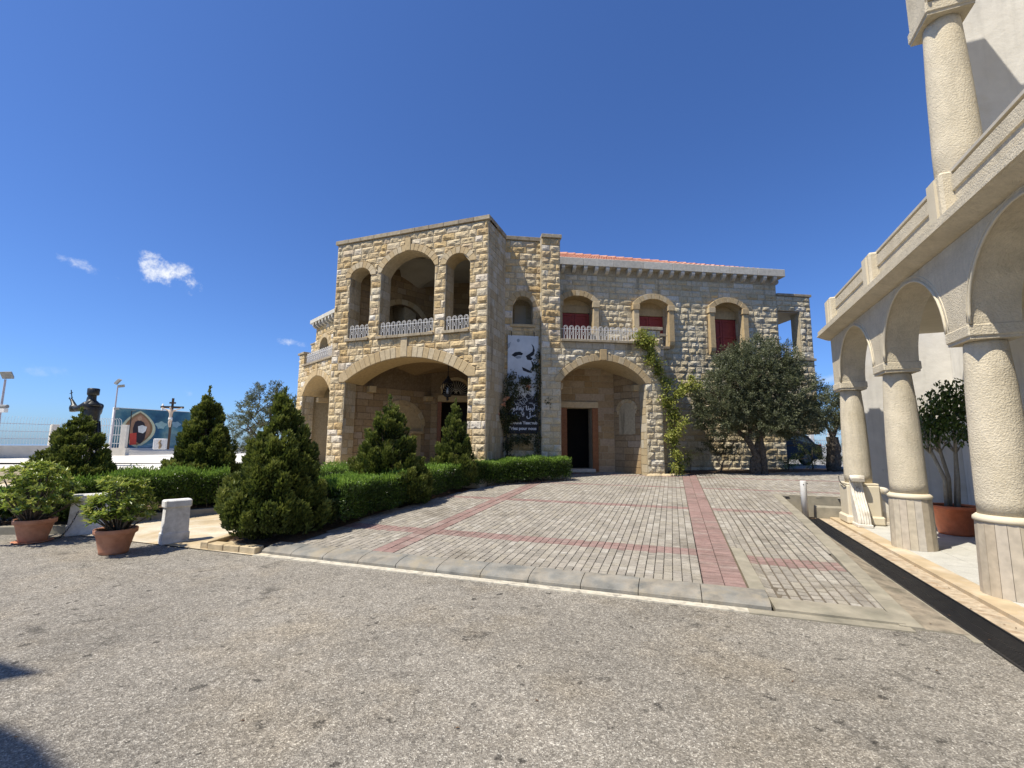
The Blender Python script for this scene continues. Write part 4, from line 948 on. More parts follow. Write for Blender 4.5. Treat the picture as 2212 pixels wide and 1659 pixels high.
kerbline([(-9.6, 7.62), (-7.4, 7.92), (-6.86, 8.95), (-5.95, 9.7), (-5.2, 11.2)], lambda x, y: pz(x, y), .12, .12, m_conc, 'dark stone kerb in front of the left garden bed', .5)
# bed along the wing
BED3 = [tuple(FW.w(.62, -.02, 0)[:2])] + BEDF + [(13.2, 17.4), (10.3, 16.8), tuple(FW.w(5.5, -1.4, 0)[:2]), tuple(FW.w(.62, -1.4, 0)[:2])]
sheet('garden_bed', BED3, lambda x, y: zpave(x, y) + .012, m_soil)
for (x, y, w, d) in ((4.55, 14.72, .26, .16), (5.35, 14.86, .34, .2), (4.95, 14.72, .2, .14)):
    mb = MB(); mb.lathe((x, y, .55), [(w * .95, 0), (w, .05), (w * .8, .09), (w * .3, .105)], 9, 1, d / w, .3); tag(mb.build('foundation_rock', m_yel), {.26: 'rough yellow rock at the foot of the arch pier', .34: 'flat pale rock beside the climbing vine stem', .2: 'small pale rock between the pier and the vine'}[w], 'rock')
# sea far below the hill
sea = MB(); sea.add([(-40000, -3000, -330), (40000, -3000, -330), (40000, 45000, -330), (-40000, 45000, -330)], [(0, 1, 2, 3)])
ms = mat('haze_paled_sea', [(.15, .23, .31), (.16, .245, .325)], .3, .0008, .1, spec=.5); o = sea.build('sea', ms); o['kind'] = 'structure'  # base colour paled to imitate haze over the water
# ------------------------------------------------------------------ arcade on the right
m_stucco = mat('rough_cream_stucco', [(.54, .47, .335), (.59, .52, .385), (.56, .49, .355)], .93, 1.6, .14, .8, 55, .016, fine=(26, .06), streak=.16)
m_smooth = mat('smooth_cream_render', [(.57, .50, .36), (.61, .54, .40)], .9, 2, .08, .25, 60, .004)
m_marble = mat('veined_marble_cladding', [(.45, .39, .29), (.50, .44, .33), (.43, .36, .26), (.50, .45, .37)], .6, 4, .14, .05, 40, .002, use_rnd=True, fine=(14, .10))
m_peel = mat('peeling_white_wall', [(.62, .60, .55), (.68, .66, .61)], .9, 2, .08, .5, 9, .012, stain=(.50, .44, .32), stain_scale=1.4, stain_amt=.3, streak=.12)
AR_ = thing('arcade_building', tuple(FA.w(8, -3.5, 0)), 'cream stucco arcade building with round columns, arches and an upper terrace', 'building')
COLS = [11.3, 8.9, 6.48, 4.07, 1.66]; NC = -2.96
def nb(name, mb, m=None, smooth=False, parent=AR_): return mb.build(name, m or m_stucco, parent, smooth)
pan_me = {}
for i, s in enumerate(COLS):
    c = FA.w(s, NC, 0)
    col = MB(); col.lathe(c, [(.225, .84), (.228, 1.0), (.222, 1.6), (.205, 2.2), (.178, 2.66), (.172, 2.70)], 40); ce = nb('column', col, smooth=True)
    if i == 0:
        q = MB(); q.cbox(FA, s - .27, s + .27, NC - .27, NC + .27, .05, .80, .02); q.cbox(FA, s - .31, s + .31, NC - .31, NC + .31, .05, .22, .03); nb('pedestal', q, m_smooth)
        q = MB(); q.cbox(FA, s - .26, s + .26, NC - .26, NC + .26, .80, .84, .01); nb('base_ring', q, m_smooth)
    else:
        n = 18
        rg_ = MB(); rg_.lathe(c, [(.262, .79), (.272, .80), (.268, .83), (.235, .86)], 36); nb('base_ring', rg_, m_smooth, True)
        core = MB(); core.lathe(c, [(.245, .05), (.235, .80)], n); nb('pedestal_core', core, m_marble)
        for k in range(n):
            a0, a1 = 2 * PI * k / n + .007, 2 * PI * (k + 1) / n - .007; q = MB(); q.r = 0; V = []
            for z, r in ((.052, .272), (.792, .256)):
                for rr in (r - .02, r):
                    for a in (a0, a1): V.append((c[0] + rr * math.cos(a), c[1] + rr * math.sin(a), z))
            q.add(V, [(0, 1, 3, 2), (4, 6, 7, 5), (2, 3, 7, 6), (0, 4, 5, 1), (0, 2, 6, 4), (1, 5, 7, 3)]); nb('cladding_panel', q, m_marble)
    for zc, zn, arr in ((2.70, 2.86, 1),):
        q = MB(); q.cbox(FA, s - .25, s + .25, NC - .235, NC + .235, zc + .03, zn, .012); q.box(FA, s - .235, s + .235, NC - .22, NC + .22, zc, zc + .03); nb('capital', q)
def arcade_wall(z0, ztop, smax, smin, cents, hw, rise, nf, nbk, name):
    # outline with arched notches at the foot
    pts = [(smin, z0)]
    for c in sorted(cents):
        pts += [(c + hw * math.cos(a), z0 + rise * math.sin(a)) for a in np.linspace(PI, 0, 26)]
    pts += [(smax, z0), (smax, ztop), (smin, ztop)]
    f = Fr(FA.w(0, nf, 0), FA.T, FA.N); q = MB(); plate(q, f, pts, [], abs(nf - nbk)); nb(name, q)
    for c in cents:
        tr = MB(); tr.tube([f.w(c + (hw - .012) * math.cos(a), .004, z0 + (rise - .012) * math.sin(a)) for a in np.linspace(PI, 0, 26)], .016, 6); nb('arch_trim', tr, m_smooth, True)
        tr = MB(); tr.tube([f.w(c + (hw + .05) * math.cos(a), .0, z0 + (rise + .05) * math.sin(a)) for a in np.linspace(PI * .99, PI * .01, 26)], .008, 5); nb('arch_trim', tr, m_smooth, True)
CE = [(a + b) / 2 for a, b in zip(COLS[:-1], COLS[1:])]
arcade_wall(2.86, 3.84, 11.54, .5, CE, .965, .935, -2.75, -3.17, 'arcade_wall')
def extr(name, prof, s0, s1, m=None):
    q = MB(); n = len(prof); V = [FA.w(s, nn, z) for s in (s0, s1) for nn, z in prof]
    q.add(V, [tuple(range(n)), tuple(range(2 * n - 1, n - 1, -1))] + [(i, (i + 1) % n, n + (i + 1) % n, n + i) for i in range(n)]); return nb(name, q, m)
extr('cornice', [(-3.2, 3.845), (-2.75, 3.845), (-2.70, 3.86), (-2.55, 3.93), (-2.53, 3.935), (-2.53, 3.965), (-2.55, 3.975), (-2.55, 4.05), (-2.70, 4.13), (-3.2, 4.13)], -1.0, 11.66)
extr('terrace_slab', [(-5.3, 3.86), (-3.2, 3.86), (-3.2, 4.1), (-5.3, 4.1)], -1.0, 11.6, m_smooth)
extr('parapet_wall', [(-2.98, 4.13), (-2.80, 4.13), (-2.80, 4.42), (-2.78, 4.43), (-2.78, 4.60), (-2.98, 4.60)], -1.0, 11.5)
for s in (11.28, 8.86, 6.50, 4.07, 1.66):
    q = MB(); q.cbox(FA, s - .17, s + .17, -3.02, -2.68, 4.10, 4.68, .03); nb('parapet_pillar', q, m_stucco)
    q = MB(); q.box(FA, s - .09, s + .09, -2.685, -2.655, 4.14, 4.62); nb('pillar_panel', q, m_smooth)
rl = MB(); rl.box(FA, -1, 11.2, -2.93, -2.79, 4.655, 4.69)
for k in range(24): rl.tube([FA.w(11.0 - k * .5, -2.86, 4.58), FA.w(11.0 - k * .5, -2.86, 4.66)], .012, 5)
nb('hand_rail', rl, mat('cream_painted_rail', [(.50, .45, .35), (.56, .51, .41)], .5, 5, .1))
# upper storey
for s in (6.53, 4.07, 1.66):
    c = FA.w(s, NC, 0); q = MB(); q.lathe(c, [(.225, 4.12), (.222, 5.0), (.205, 5.8), (.178, 6.55), (.172, 6.65)], 40); nb('column', q, smooth=True)
    q = MB(); q.cbox(FA, s - .25, s + .25, NC - .235, NC + .235, 6.68, 6.82, .012); q.box(FA, s - .235, s + .235, NC - .22, NC + .22, 6.65, 6.68); nb('capital', q)
arcade_wall(6.82, 9.2, 6.77, .5, [5.30, 2.87], .965, .935, -2.75, -3.17, 'upper_arcade_wall')
extr('upper_ceiling', [(-4.9, 8.2), (-3.2, 8.2), (-3.2, 8.4), (-4.9, 8.4)], -1.0, 6.77, m_smooth)
q = MB(); q.box(FA, 7.65, 7.9, -8.5, -3.46, 4.1, 9.2); nb('upper_cross_wall', q, m_peel)
q = MB(); q.box(FA, -3, 7.64, -6.3, -6.0, 4.1, 9.2); nb('upper_back_wall', q, m_peel)
q = MB(); q.box(FA, 12.45, 12.75, -5.4, -3.30, -.02, 4.6); nb('cross_wall', q, m_peel)
q = MB(); q.box(FA, -3, 12.44, -5.4, -5.1, -.02, 4.3); nb('back_wall', q, m_peel)
q = MB(); q.cbox(FA, 12.41, 12.45, -5.1, -3.32, .05, .19, .006); nb('skirting', q, m_marble)
q = MB(); q.cbox(FA, -3, 12.40, -5.1, -5.065, .05, .19, .006); nb('skirting', q, m_marble)
q = MB(); q.box(FA, 12.37, 12.448, -4.62, -4.36, .24, .42); q.box(FA, 12.362, 12.371, -4.58, -4.40, .28, .38); tag(q.build('socket_box', m_wallw), 'small white electrical box low on the arcade wall behind the fig pot', 'box')
# flaked paint: thin raised shells on the sunlit end wall
for n_, z_, w_, h_ in ((-3.80, 1.70, .05, .13), (-3.87, 1.46, .07, .06), (-3.75, 1.05, .05, .05), (-3.85, .9, .035, .10), (-3.83, .55, .05, .05), (-4.2, 1.0, .1, .05)):
    q = MB(); P = [FA.w(12.45 - (.004 if k % 2 else .016), n_ + w_ * math.cos(a_) * rng.uniform(.6, 1.2), z_ + h_ * math.sin(a_) * rng.uniform(.6, 1.2)) for k, a_ in enumerate(np.linspace(0, 2 * PI, 9, endpoint=False))] + [FA.w(12.438, n_, z_)]
    q.add(P, [(k, (k + 1) % 9, 9) for k in range(9)]); nb('paint_flake', q, m_peel)
# ------------------------------------------------------------------ vegetation
def leafmat(name, cols, tr=.3, rough=.55, spec=.35):
    return mat(name, cols, rough, 2.5, .25, use_rnd='attr', translucent=tr, spec=spec)
L_con = leafmat('conifer_spray', [(.022, .034, .008), (.07, .098, .017), (.165, .195, .034), (.27, .29, .07)], .3, .6)
L_hed = leafmat('hedge_leaf', [(.022, .045, .009), (.07, .125, .018), (.24, .38, .05), (.36, .52, .10)], .35, .38, .5)
L_oli = leafmat('olive_leaf', [(.055, .068, .026), (.115, .132, .058), (.19, .205, .105), (.34, .34, .21)], .25, .5, .45)
L_pit = leafmat('glossy_pot_leaf', [(.05, .09, .018), (.15, .22, .03), (.33, .40, .06), (.50, .50, .12)], .32, .3, .6)
L_vin = leafmat('vine_leaf', [(.09, .11, .02), (.22, .26, .04), (.38, .39, .08), (.50, .47, .14)], .4, .5, .4)
L_dvi = leafmat('dark_creeper_leaf', [(.02, .032, .010), (.045, .06, .016), (.09, .095, .03), (.16, .09, .05)], .25, .5, .4)
L_fig = leafmat('fig_leaf', [(.03, .06, .012), (.07, .12, .022), (.14, .21, .04)], .25, .35, .5)
m_bark = mat('grey_brown_bark', [(.07, .055, .04), (.12, .10, .075), (.05, .038, .028)], .95, 9, .4, 1.0, 30, .03)
m_pbark = mat('pale_fig_bark', [(.26, .23, .18), (.32, .29, .23)], .85, 9, .2, .3, 60, .004)
def unit(n):
    v = rng.normal(size=(n, 3)); return v / np.linalg.norm(v, axis=1)[:, None]
def leaves(name, P, A, Nn, L, W, m, parent=None, rnd=None, fold=0.25, kind=None, jitter=.3):
    """rhombic folded leaves: base P, axis A, normal Nn, length L, width W (arrays)"""
    n = len(P); A = A / (np.linalg.norm(A, axis=1)[:, None] + 1e-9)
    Sd = np.cross(A, Nn); Sd /= (np.linalg.norm(Sd, axis=1)[:, None] + 1e-9); Up = np.cross(Sd, A)
    L = np.broadcast_to(L, n)[:, None]; W = np.broadcast_to(W, n)[:, None]
    mid = P + A * L * .45; lf = mid + Sd * W * .5 + Up * W * fold; rg = mid - Sd * W * .5 + Up * W * fold; tip = P + A * L - Up * L * .08
    V = np.stack([P, lf, tip, rg], 1).reshape(-1, 3); b = np.arange(n)[:, None] * 4
    F = np.concatenate([b + np.array([0, 2, 1]), b + np.array([0, 3, 2])], 1).reshape(-1, 3)
    if rnd is None: rnd = rng.random(n)
    R = np.repeat(np.clip(rnd, 0.01, .99), 4)
    off = wloc(parent) if parent is not None else 0
    o = link(name, np_mesh(name, V - off, F, m, rnd=R), parent)
    if kind: o['kind'] = kind
    return o
def conifer(x, y, z, h, w, label, seed, tops=(), n_pl=150, group=None, lean=0, vert=.75, power=.8):
    """oriental thuja: many upright plumes of flat sprays over an uneven cone with side tops"""
    global rng
    keep = rng; rng = np.random.default_rng(seed)
    t = thing('conifer', (x, y, z), label, 'tree', group)
    tr = MB(); tr.tube([(x, y, z - .05), (x + .01, y, z + .15 * h), (x + lean * .5, y, z + .5 * h), (x + lean, y, z + .93 * h)], [.05, .045, .03, .008], 7)
    for k in range(14):
        a = rng.uniform(0, 2 * PI); zz = z + h * rng.uniform(.06, .6); r = w * .36 * (1 - (zz - z) / h)
        tr.tube([(x, y, zz), (x + r * .6 * math.cos(a), y + r * .6 * math.sin(a), zz + .08), (x + r * math.cos(a), y + r * math.sin(a), zz + .28)], [.014, .01, .004], 5)
    tr.build('trunk', m_bark, t)
    P, A, Nn, R, LL_ = [], [], [], [], []
    cones = [(0, 0, 0, h, w / 2)] + [(cx * w, cy * w, 0, ch * h, cw * w / 2) for cx, cy, ch, cw in tops]
    wts = np.array([c[3] * c[4] for c in cones]); wts /= wts.sum()
    for k in range(int(n_pl * 1.35)):
        cx, cy, _, ch, cr = cones[rng.choice(len(cones), p=wts)]
        f = rng.beta(1.0, 1.35); a = rng.uniform(0, 2 * PI)
        prof = ((1 - f) ** power) * min(1, .42 + f * 5.0)
        inner = rng.random() < .18
        rr = cr * prof * (rng.uniform(.3, .7) if inner else rng.uniform(.84, 1.05)) 
        px, py, pz_ = cx + rr * math.cos(a) + lean * f, cy + rr * math.sin(a), ch * (.04 + .84 * f)
        pl_h = rng.uniform(.16, .34) * (1.15 - .5 * f) * min(1.2, h / 2.2); pl_r = pl_h * rng.uniform(.32, .46)
        tone = rng.normal(0, .10)
        m_ = int(140 * (pl_h / .25) ** 1.1)
        q = rng.random(m_); th = rng.uniform(0, 2 * PI, m_); rad = pl_r * np.sqrt(1 - q ** 1.6) * rng.uniform(.55, 1.05, m_)
        out = np.stack([np.cos(th), np.sin(th), np.zeros(m_)], 1)
        rad_dir = V3(math.cos(a), math.sin(a), 0)
        base = V3(px, py, pz_) + out * rad[:, None] + np.stack([rad_dir * .35 * pl_h] * m_) * q[:, None] + np.outer(q * pl_h - pl_h * .3, V3(0, 0, 1))
        ax = out * .55 + rad_dir * .35 + V3(0, 0, vert * 1.3) + rng.normal(0, .28, (m_, 3))
        P.append(base); A.append(ax); Nn.append(np.cross(out, V3(0, 0, 1)) + rng.normal(0, .6, (m_, 3)))
        LL_.append(rng.uniform(.04, .085, m_) * min(1.2, h / 2)); R.append(.26 + tone + .46 * q ** 1.3 + rng.normal(0, .11, m_) - (.18 if inner else 0))  # inner sprays get darker tones: shade inside the crown put into leaf colour
    tp = rng.normal(0, .03, (60, 3)); tp[:, 2] = rng.uniform(h * .9, h, 60); tp[:, :2] *= ((h - tp[:, 2]) / h * 6 + .3)[:, None]; tp[:, 0] += lean
    P.append(tp); A.append(np.tile(V3(0, 0, 1), (60, 1)) + rng.normal(0, .25, (60, 3))); Nn.append(rng.normal(size=(60, 3))); LL_.append(rng.uniform(.04, .08, 60)); R.append(rng.uniform(.4, .8, 60))
    P = np.concatenate(P) + V3(x, y, z); A = np.concatenate(A); LL_ = np.concatenate(LL_)
    P[:, 2] = np.maximum(P[:, 2], z + .01)
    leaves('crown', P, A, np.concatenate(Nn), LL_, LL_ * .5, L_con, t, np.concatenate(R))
    rng = keep
    return t
conifer(-8.25, 8.75, pz(-8.45, 8.75) + .08, 2.05, 1.62, 'broad dark conifer standing in front of the bronze statue', 11, ((-.30, .1, .70, .6), (-.14, -.1, .76, .5), (.22, -.1, .56, .6), (-.42, .1, .5, .5)), 320, 'conifers in the garden beds')
conifer(-7.0, 10.5, pz(-7, 10.5) + .08, 2.62, 1.5, 'tall pointed conifer at the right end of the left bed, before the blue mural', 12, ((.26, -.05, .60, .6), (-.25, 0, .52, .65), (-.1, .1, .72, .5)), 240, 'conifers in the garden beds', power=.95)
conifer(-3.70, 7.42, .14, 2.30, 1.26, 'largest bushy conifer at the near corner of the middle bed, by the yellow kerb', 13, ((-.20, -.1, .70, .7), (.22, 0, .62, .7), (0, -.2, .60, .8), (-.33, .05, .42, .6)), 350, 'conifers in the garden beds', power=.66)
conifer(-2.65, 9.9, .28, 2.28, 1.6, 'squat many-topped conifer in front of the big porch arch', 14, ((-.24, 0, .62, .6), (-.10, -.1, .86, .4), (.22, .05, .66, .6), (.3, 0, .45, .5)), 190, 'conifers in the garden beds', power=.75)
conifer(-1.50, 12.15, .42, 2.32, 1.05, 'slim pointed conifer before the dark porch door', 15, ((.16, 0, .5, .7), (-.15, 0, .42, .7)), 120, 'conifers in the garden beds', vert=1.2, power=.9)

def hedge(pts, w, h, zf, label, n, seed, wob=.05, name='hedge', stems=True, lsize=.055, group='clipped hedges of the garden beds', tall=0.0):
    """clipped hedge along a plan line: leaves over top and sides, bright upright shoots on top, woody stems below"""
    global rng
    keep = rng; rng = np.random.default_rng(seed)
    pts = [np.array(p, float) for p in pts]; seg = [np.linalg.norm(b - a) for a, b in zip(pts[:-1], pts[1:])]; LT = sum(seg); cum = np.concatenate([[0], np.cumsum(seg)])
    t = thing(name, (*pts[0], zf(*pts[0])), label, 'hedge', group)
    def at(l):
        k = np.clip(np.searchsorted(cum, l, 'right') - 1, 0, len(seg) - 1); f = (l - cum[k]) / np.array(seg)[k]
        A_ = np.array(pts)[k]; B_ = np.array(pts)[k + 1]; T = (B_ - A_) / np.array(seg)[k][:, None]
        return A_ + (B_ - A_) * f[:, None], T
    per = w + 2 * h * .8; u = rng.random(n) * per; l = rng.random(n) * LT; P2_, T = at(l); S = np.stack([T[:, 1], -T[:, 0]], 1)
    hh = h * (1 + .10 * np.sin(l * 2.1 + seed) * 0.5 + .04 * np.sin(l * 7.3))
    side = np.where(u < h * .8, -1, np.where(u > per - h * .8, 1, 0))
    off_ = np.where(side == 0, (u - h * .8) - w / 2, side * w / 2) * (1 + .12 * np.sin(l * 3.7 + 1.3))
    zz = np.where(side == 0, hh, hh - np.where(side < 0, u, per - u)) ; zz = np.where(side == 0, zz + tall * np.maximum(0, rng.normal(0, 1, n)) * .5, zz)
    dpt = rng.exponential(.035, n); off_ = off_ - side * dpt + rng.normal(0, wob, n) * .5; zz = zz - np.where(side == 0, dpt, 0) + rng.normal(0, wob * .5, n)
    P2_ = P2_ + S * off_[:, None]; Z0 = np.array([zf(a, b) for a, b in P2_])
    P = np.concatenate([P2_, (Z0 + np.maximum(zz, .12))[:, None]], 1)
    Nrm = np.concatenate([S * side[:, None], (side == 0)[:, None].astype(float)], 1)
    A = Nrm * .8 + rng.normal(0, .5, (n, 3)) + np.where(side == 0, 1.3, .5)[:, None] * V3(0, 0, 1)
    R = .28 + .40 * (side == 0) + rng.normal(0, .13, n) - dpt * 2.0  # deeper leaves get darker tones: inner shade painted into the foliage
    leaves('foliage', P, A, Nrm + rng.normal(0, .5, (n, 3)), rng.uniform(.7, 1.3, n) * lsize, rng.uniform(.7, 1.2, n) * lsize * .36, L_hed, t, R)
    if stems:
        st_ = MB(); m_ = int(LT * 9)
        for l_ in rng.random(m_) * LT:
            p, T_ = at(np.array([l_])); s_ = np.array([T_[0, 1], -T_[0, 0]]) * rng.uniform(-.35, .35) * w; p = p[0] + s_; z = zf(*p)
            st_.tube([(p[0], p[1], z - .02), (p[0] + rng.normal(0, .04), p[1] + rng.normal(0, .04), z + h * .4), (p[0] + rng.normal(0, .1), p[1] + rng.normal(0, .1), z + h * .85)], [.012, .009, .005], 5)
        st_.build('stems', m_bark, t, kind='stuff')
    # small sparse inner leaves in dark tones: interior shade painted into them
    n2 = n // 3; l = rng.random(n2) * LT; P2_, T = at(l); S = np.stack([T[:, 1], -T[:, 0]], 1); P2_ = P2_ + S * (rng.uniform(-.42, .42, n2) * w)[:, None]
    P = np.concatenate([P2_, np.array([zf(a, b) for a, b in P2_])[:, None] + rng.uniform(.3, .93, n2)[:, None] * h], 1)
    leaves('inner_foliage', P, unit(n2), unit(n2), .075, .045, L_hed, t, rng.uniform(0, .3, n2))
    rng = keep; return t
hedge([(-3.35, 7.75), (-2.95, 9.0), (-2.55, 10.3)], 1.15, .70, zb1, 'bright green hedge between the largest conifer and the squat conifer', 30000, 21, tall=.05)
hedge([(-2.30, 10.5), (-1.75, 11.9), (-1.2, 12.7)], .95, .66, zb1, 'bright green hedge between the squat conifer and the slim conifer', 17000, 22, tall=.05)
hedge([(-1.05, 12.85), (-.2, 13.2), (.75, 13.65), (1.65, 14.0)], .75, .66, zb1, 'hedge under the portrait banner ending beside the porch step', 19000, 23, tall=.03)
hedge([(-8.1, 8.15), (-7.35, 8.95), (-6.75, 9.7), (-6.15, 10.1)], .9, .72, lambda x, y: pz(x, y) + .1, 'long clipped hedge of the left bed behind the white bollard', 22000, 24, tall=.10)
hedge([(-9.7, 8.3), (-8.6, 8.05)], .7, .5, lambda x, y: pz(x, y) + .1, 'short low hedge at the left end of the left bed', 5000, 25, tall=.04)
hedge([(-5.0, 10.9), (-4.6, 12.4), (-5.2, 13.6)], .7, .6, lambda x, y: pz(x, y) + .1, 'low hedge in front of the left wing arch', 7000, 26)

def olive(x, y, z, crown, n, label, seed, stems, lsize=.085, sq=(1, 1, 1), name='olive_tree', cat='tree', blobs=16, group=None, mm=None):
    """crown: list of ellipsoids (dx,dy,z,rx,ry,rz)"""
    global rng
    keep = rng; rng = np.random.default_rng(seed)
    t = thing(name, (x, y, z), label, cat, group)
    tr = MB()
    for pth, rad in stems:
        k = len(pth); pp_ = [V3(x + a, y + b, z + c) for a, b, c in pth]
        fine = []; rr = []
        for i in range(k - 1):
            for f in np.linspace(0, 1, 5)[:-1]: fine.append(pp_[i] * (1 - f) + pp_[i + 1] * f + rng.normal(0, .012, 3)); rr.append((rad[i] * (1 - f) + rad[i + 1] * f) * rng.uniform(.88, 1.12))
        fine.append(pp_[-1]); rr.append(rad[-1]); tr.tube(fine, rr, 9)
    vol = np.array([c[3] * c[5] for c in crown]); vol /= vol.sum()
    P, A, R = [], [], []
    nc_ = int(n / 45)
    for k in range(nc_):
        c = crown[rng.choice(len(crown), p=vol)]; d = unit(1)[0]; r = rng.uniform(.55, 1.03) ** .6
        q = V3(x + c[0] + d[0] * c[3] * r, y + c[1] + d[1] * c[4] * r, z + c[2] + d[2] * c[5] * r)
        ax = d * .9 + V3(0, 0, .45) + rng.normal(0, .35, 3); ax /= np.linalg.norm(ax); tl_ = rng.uniform(.22, .42)
        tt = rng.random(45); tone = rng.normal(0, .10)
        base = q + np.outer(tt - .5, ax) * tl_ + rng.normal(0, .035, (45, 3)); P.append(base)
        dr = unit(45); A.append(ax * .7 + dr * .8); R.append(.42 + tone + rng.normal(0, .17, 45) - .22 * (1 - r))  # leaves darken towards the crown centre, shade put into their tone
        if k % 5 == 0:
            tr.tube([q - ax * tl_ * .9, q + ax * tl_ * .4], [.006, .002], 4)
        if k % 24 == 0: 
            b0 = pp_[-1] * .5 + V3(x + c[0], y + c[1], z + c[2] - c[5] * .3) * .5; tr.tube([b0, (b0 + q) / 2 + rng.normal(0, .05, 3), q - ax * .1], [.028, .018, .007], 5)
    P = np.concatenate(P); A = np.concatenate(A); R = np.concatenate(R); m_ = len(P)
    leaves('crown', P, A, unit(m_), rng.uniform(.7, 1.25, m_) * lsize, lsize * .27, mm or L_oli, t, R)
    tr.build('trunk', m_bark, t)
    rng = keep; return t
olive(8.05, 15.0, .66, [(-.15, 0, 2.8, 1.65, .95, 1.45), (.75, .0, 2.45, 1.5, .9, 1.2), (-1.15, -.1, 2.35, 1.1, .85, 1.0), (.3, 0, 3.55, 1.3, .8, 1.0), (1.35, .1, 1.85, .95, .8, .75), (-1.35, 0, 1.75, .7, .7, .6), (.1, -.2, 1.75, 1.2, .8, .6)],
      85000, 'large grey-green olive tree with a split trunk against the wing wall', 31,
      [([(-.10, 0, -.1), (-.06, 0, .5), (-.30, 0, 1.05), (-.75, .05, 1.55), (-1.1, .1, 2.1)], [.12, .10, .09, .065, .03]), ([(.17, .05, -.1), (.14, .05, .6), (.05, 0, 1.2), (.25, 0, 2.0), (.35, .05, 3.0)], [.135, .12, .10, .06, .02]),
       ([(-.22, .05, -.1), (-.18, .02, .45), (.0, .02, .95), (.06, 0, 1.3)], [.10, .085, .08, .07]), ([(.06, 0, 1.2), (.7, .05, 1.9), (1.1, .05, 2.5)], [.08, .05, .02]), ([(-.3, 0, 1.05), (-.2, 0, 1.9), (-.25, 0, 2.9)], [.07, .05, .02])])
olive(11.25, 16.1, .76, [(.1, 0, 2.05, .75, .6, .6), (-.15, 0, 1.75, .7, .6, .45), (.45, 0, 2.0, .5, .5, .55), (.25, 0, 2.5, .4, .4, .35)], 12500, 'small olive tree growing from a thick stump between the car and the arcade', 32,
      [([(-.05, 0, -.1), (-.02, 0, .35), (.02, 0, .75), (.0, 0, 1.12)], [.20, .24, .21, .19]), ([(0, 0, 1.1), (.2, 0, 1.5), (.35, 0, 1.9)], [.08, .05, .02]), ([(0, 0, 1.1), (-.15, 0, 1.5), (-.2, 0, 1.8)], [.07, .04, .02])], .075)
olive(-11.6, 21.8, .6, [(0, 0, 2.2, 1.5, 1.0, 1.35), (-1.0, 0, 1.5, .9, .8, 1.0), (.9, 0, 2.3, 1.1, .8, 1.0), (-.2, 0, 3.1, 1.0, .8, .75), (-1.5, 0, .95, .6, .6, .6), (1.7, 0, 2.2, .7, .6, .9)], 21000, 'grey olive tree on the plaza left of the building', 33,
      [([(0, 0, -.1), (.1, 0, .8), (.15, 0, 1.8), (0, 0, 2.8)], [.16, .12, .07, .02]), ([(0.1, 0, .8), (-.7, 0, 1.4), (-1.0, 0, 1.8)], [.08, .05, .02])], .10, group=None)
# shrubs at the foot of the wing
olive(7.05, 15.55, .66, [(0, 0, .95, .62, .4, .35), (.3, 0, .7, .4, .3, .3), (-.35, 0, .8, .35, .3, .25)], 2600, 'thin dark shrub against the stone wall left of the olive trunk', 41, [([(0, 0, -.05), (.02, 0, .25), (.15, 0, .5), (.25, 0, .85)], [.03, .025, .015, .006]), ([(.02, 0, .2), (-.2, 0, .6)], [.018, .006])], .06, name='shrub', cat='shrub', mm=L_dvi)
olive(9.72, 16.2, .72, [(0, 0, .28, .26, .22, .20)], 900, 'small round green bush at the wing corner', 42, [([(0, 0, -.05), (0, 0, .3)], [.02, .01])], .05, name='bush', cat='bush', mm=L_hed)
olive(12.4, 17.4, .85, [(0, 0, .42, .42, .4, .36)], 2600, 'round clipped bush behind the olive stump', 43, [([(0, 0, -.1), (0, 0, .3)], [.03, .02])], .05, name='bush', cat='bush', mm=L_hed)
olive(10.75, 16.5, .75, [(0, 0, .50, .55, .4, .42)], 2600, 'dark shrub spreading below the parked car', 44, [([(0, 0, -.1), (0, 0, .3)], [.03, .02])], .05, name='shrub', cat='shrub', mm=L_con)
olive(5.95, 15.35, .63, [(.05, 0, .55, .2, .2, .16), (-.1, 0, .42, .12, .12, .12)], 420, 'spindly young shrub beside the climbing vine', 45, [([(0, 0, -.05), (.03, 0, .5)], [.012, .006]), ([(0, 0, 0), (-.1, 0, .35)], [.008, .004])], .06, name='shrub', cat='shrub', mm=L_vin)

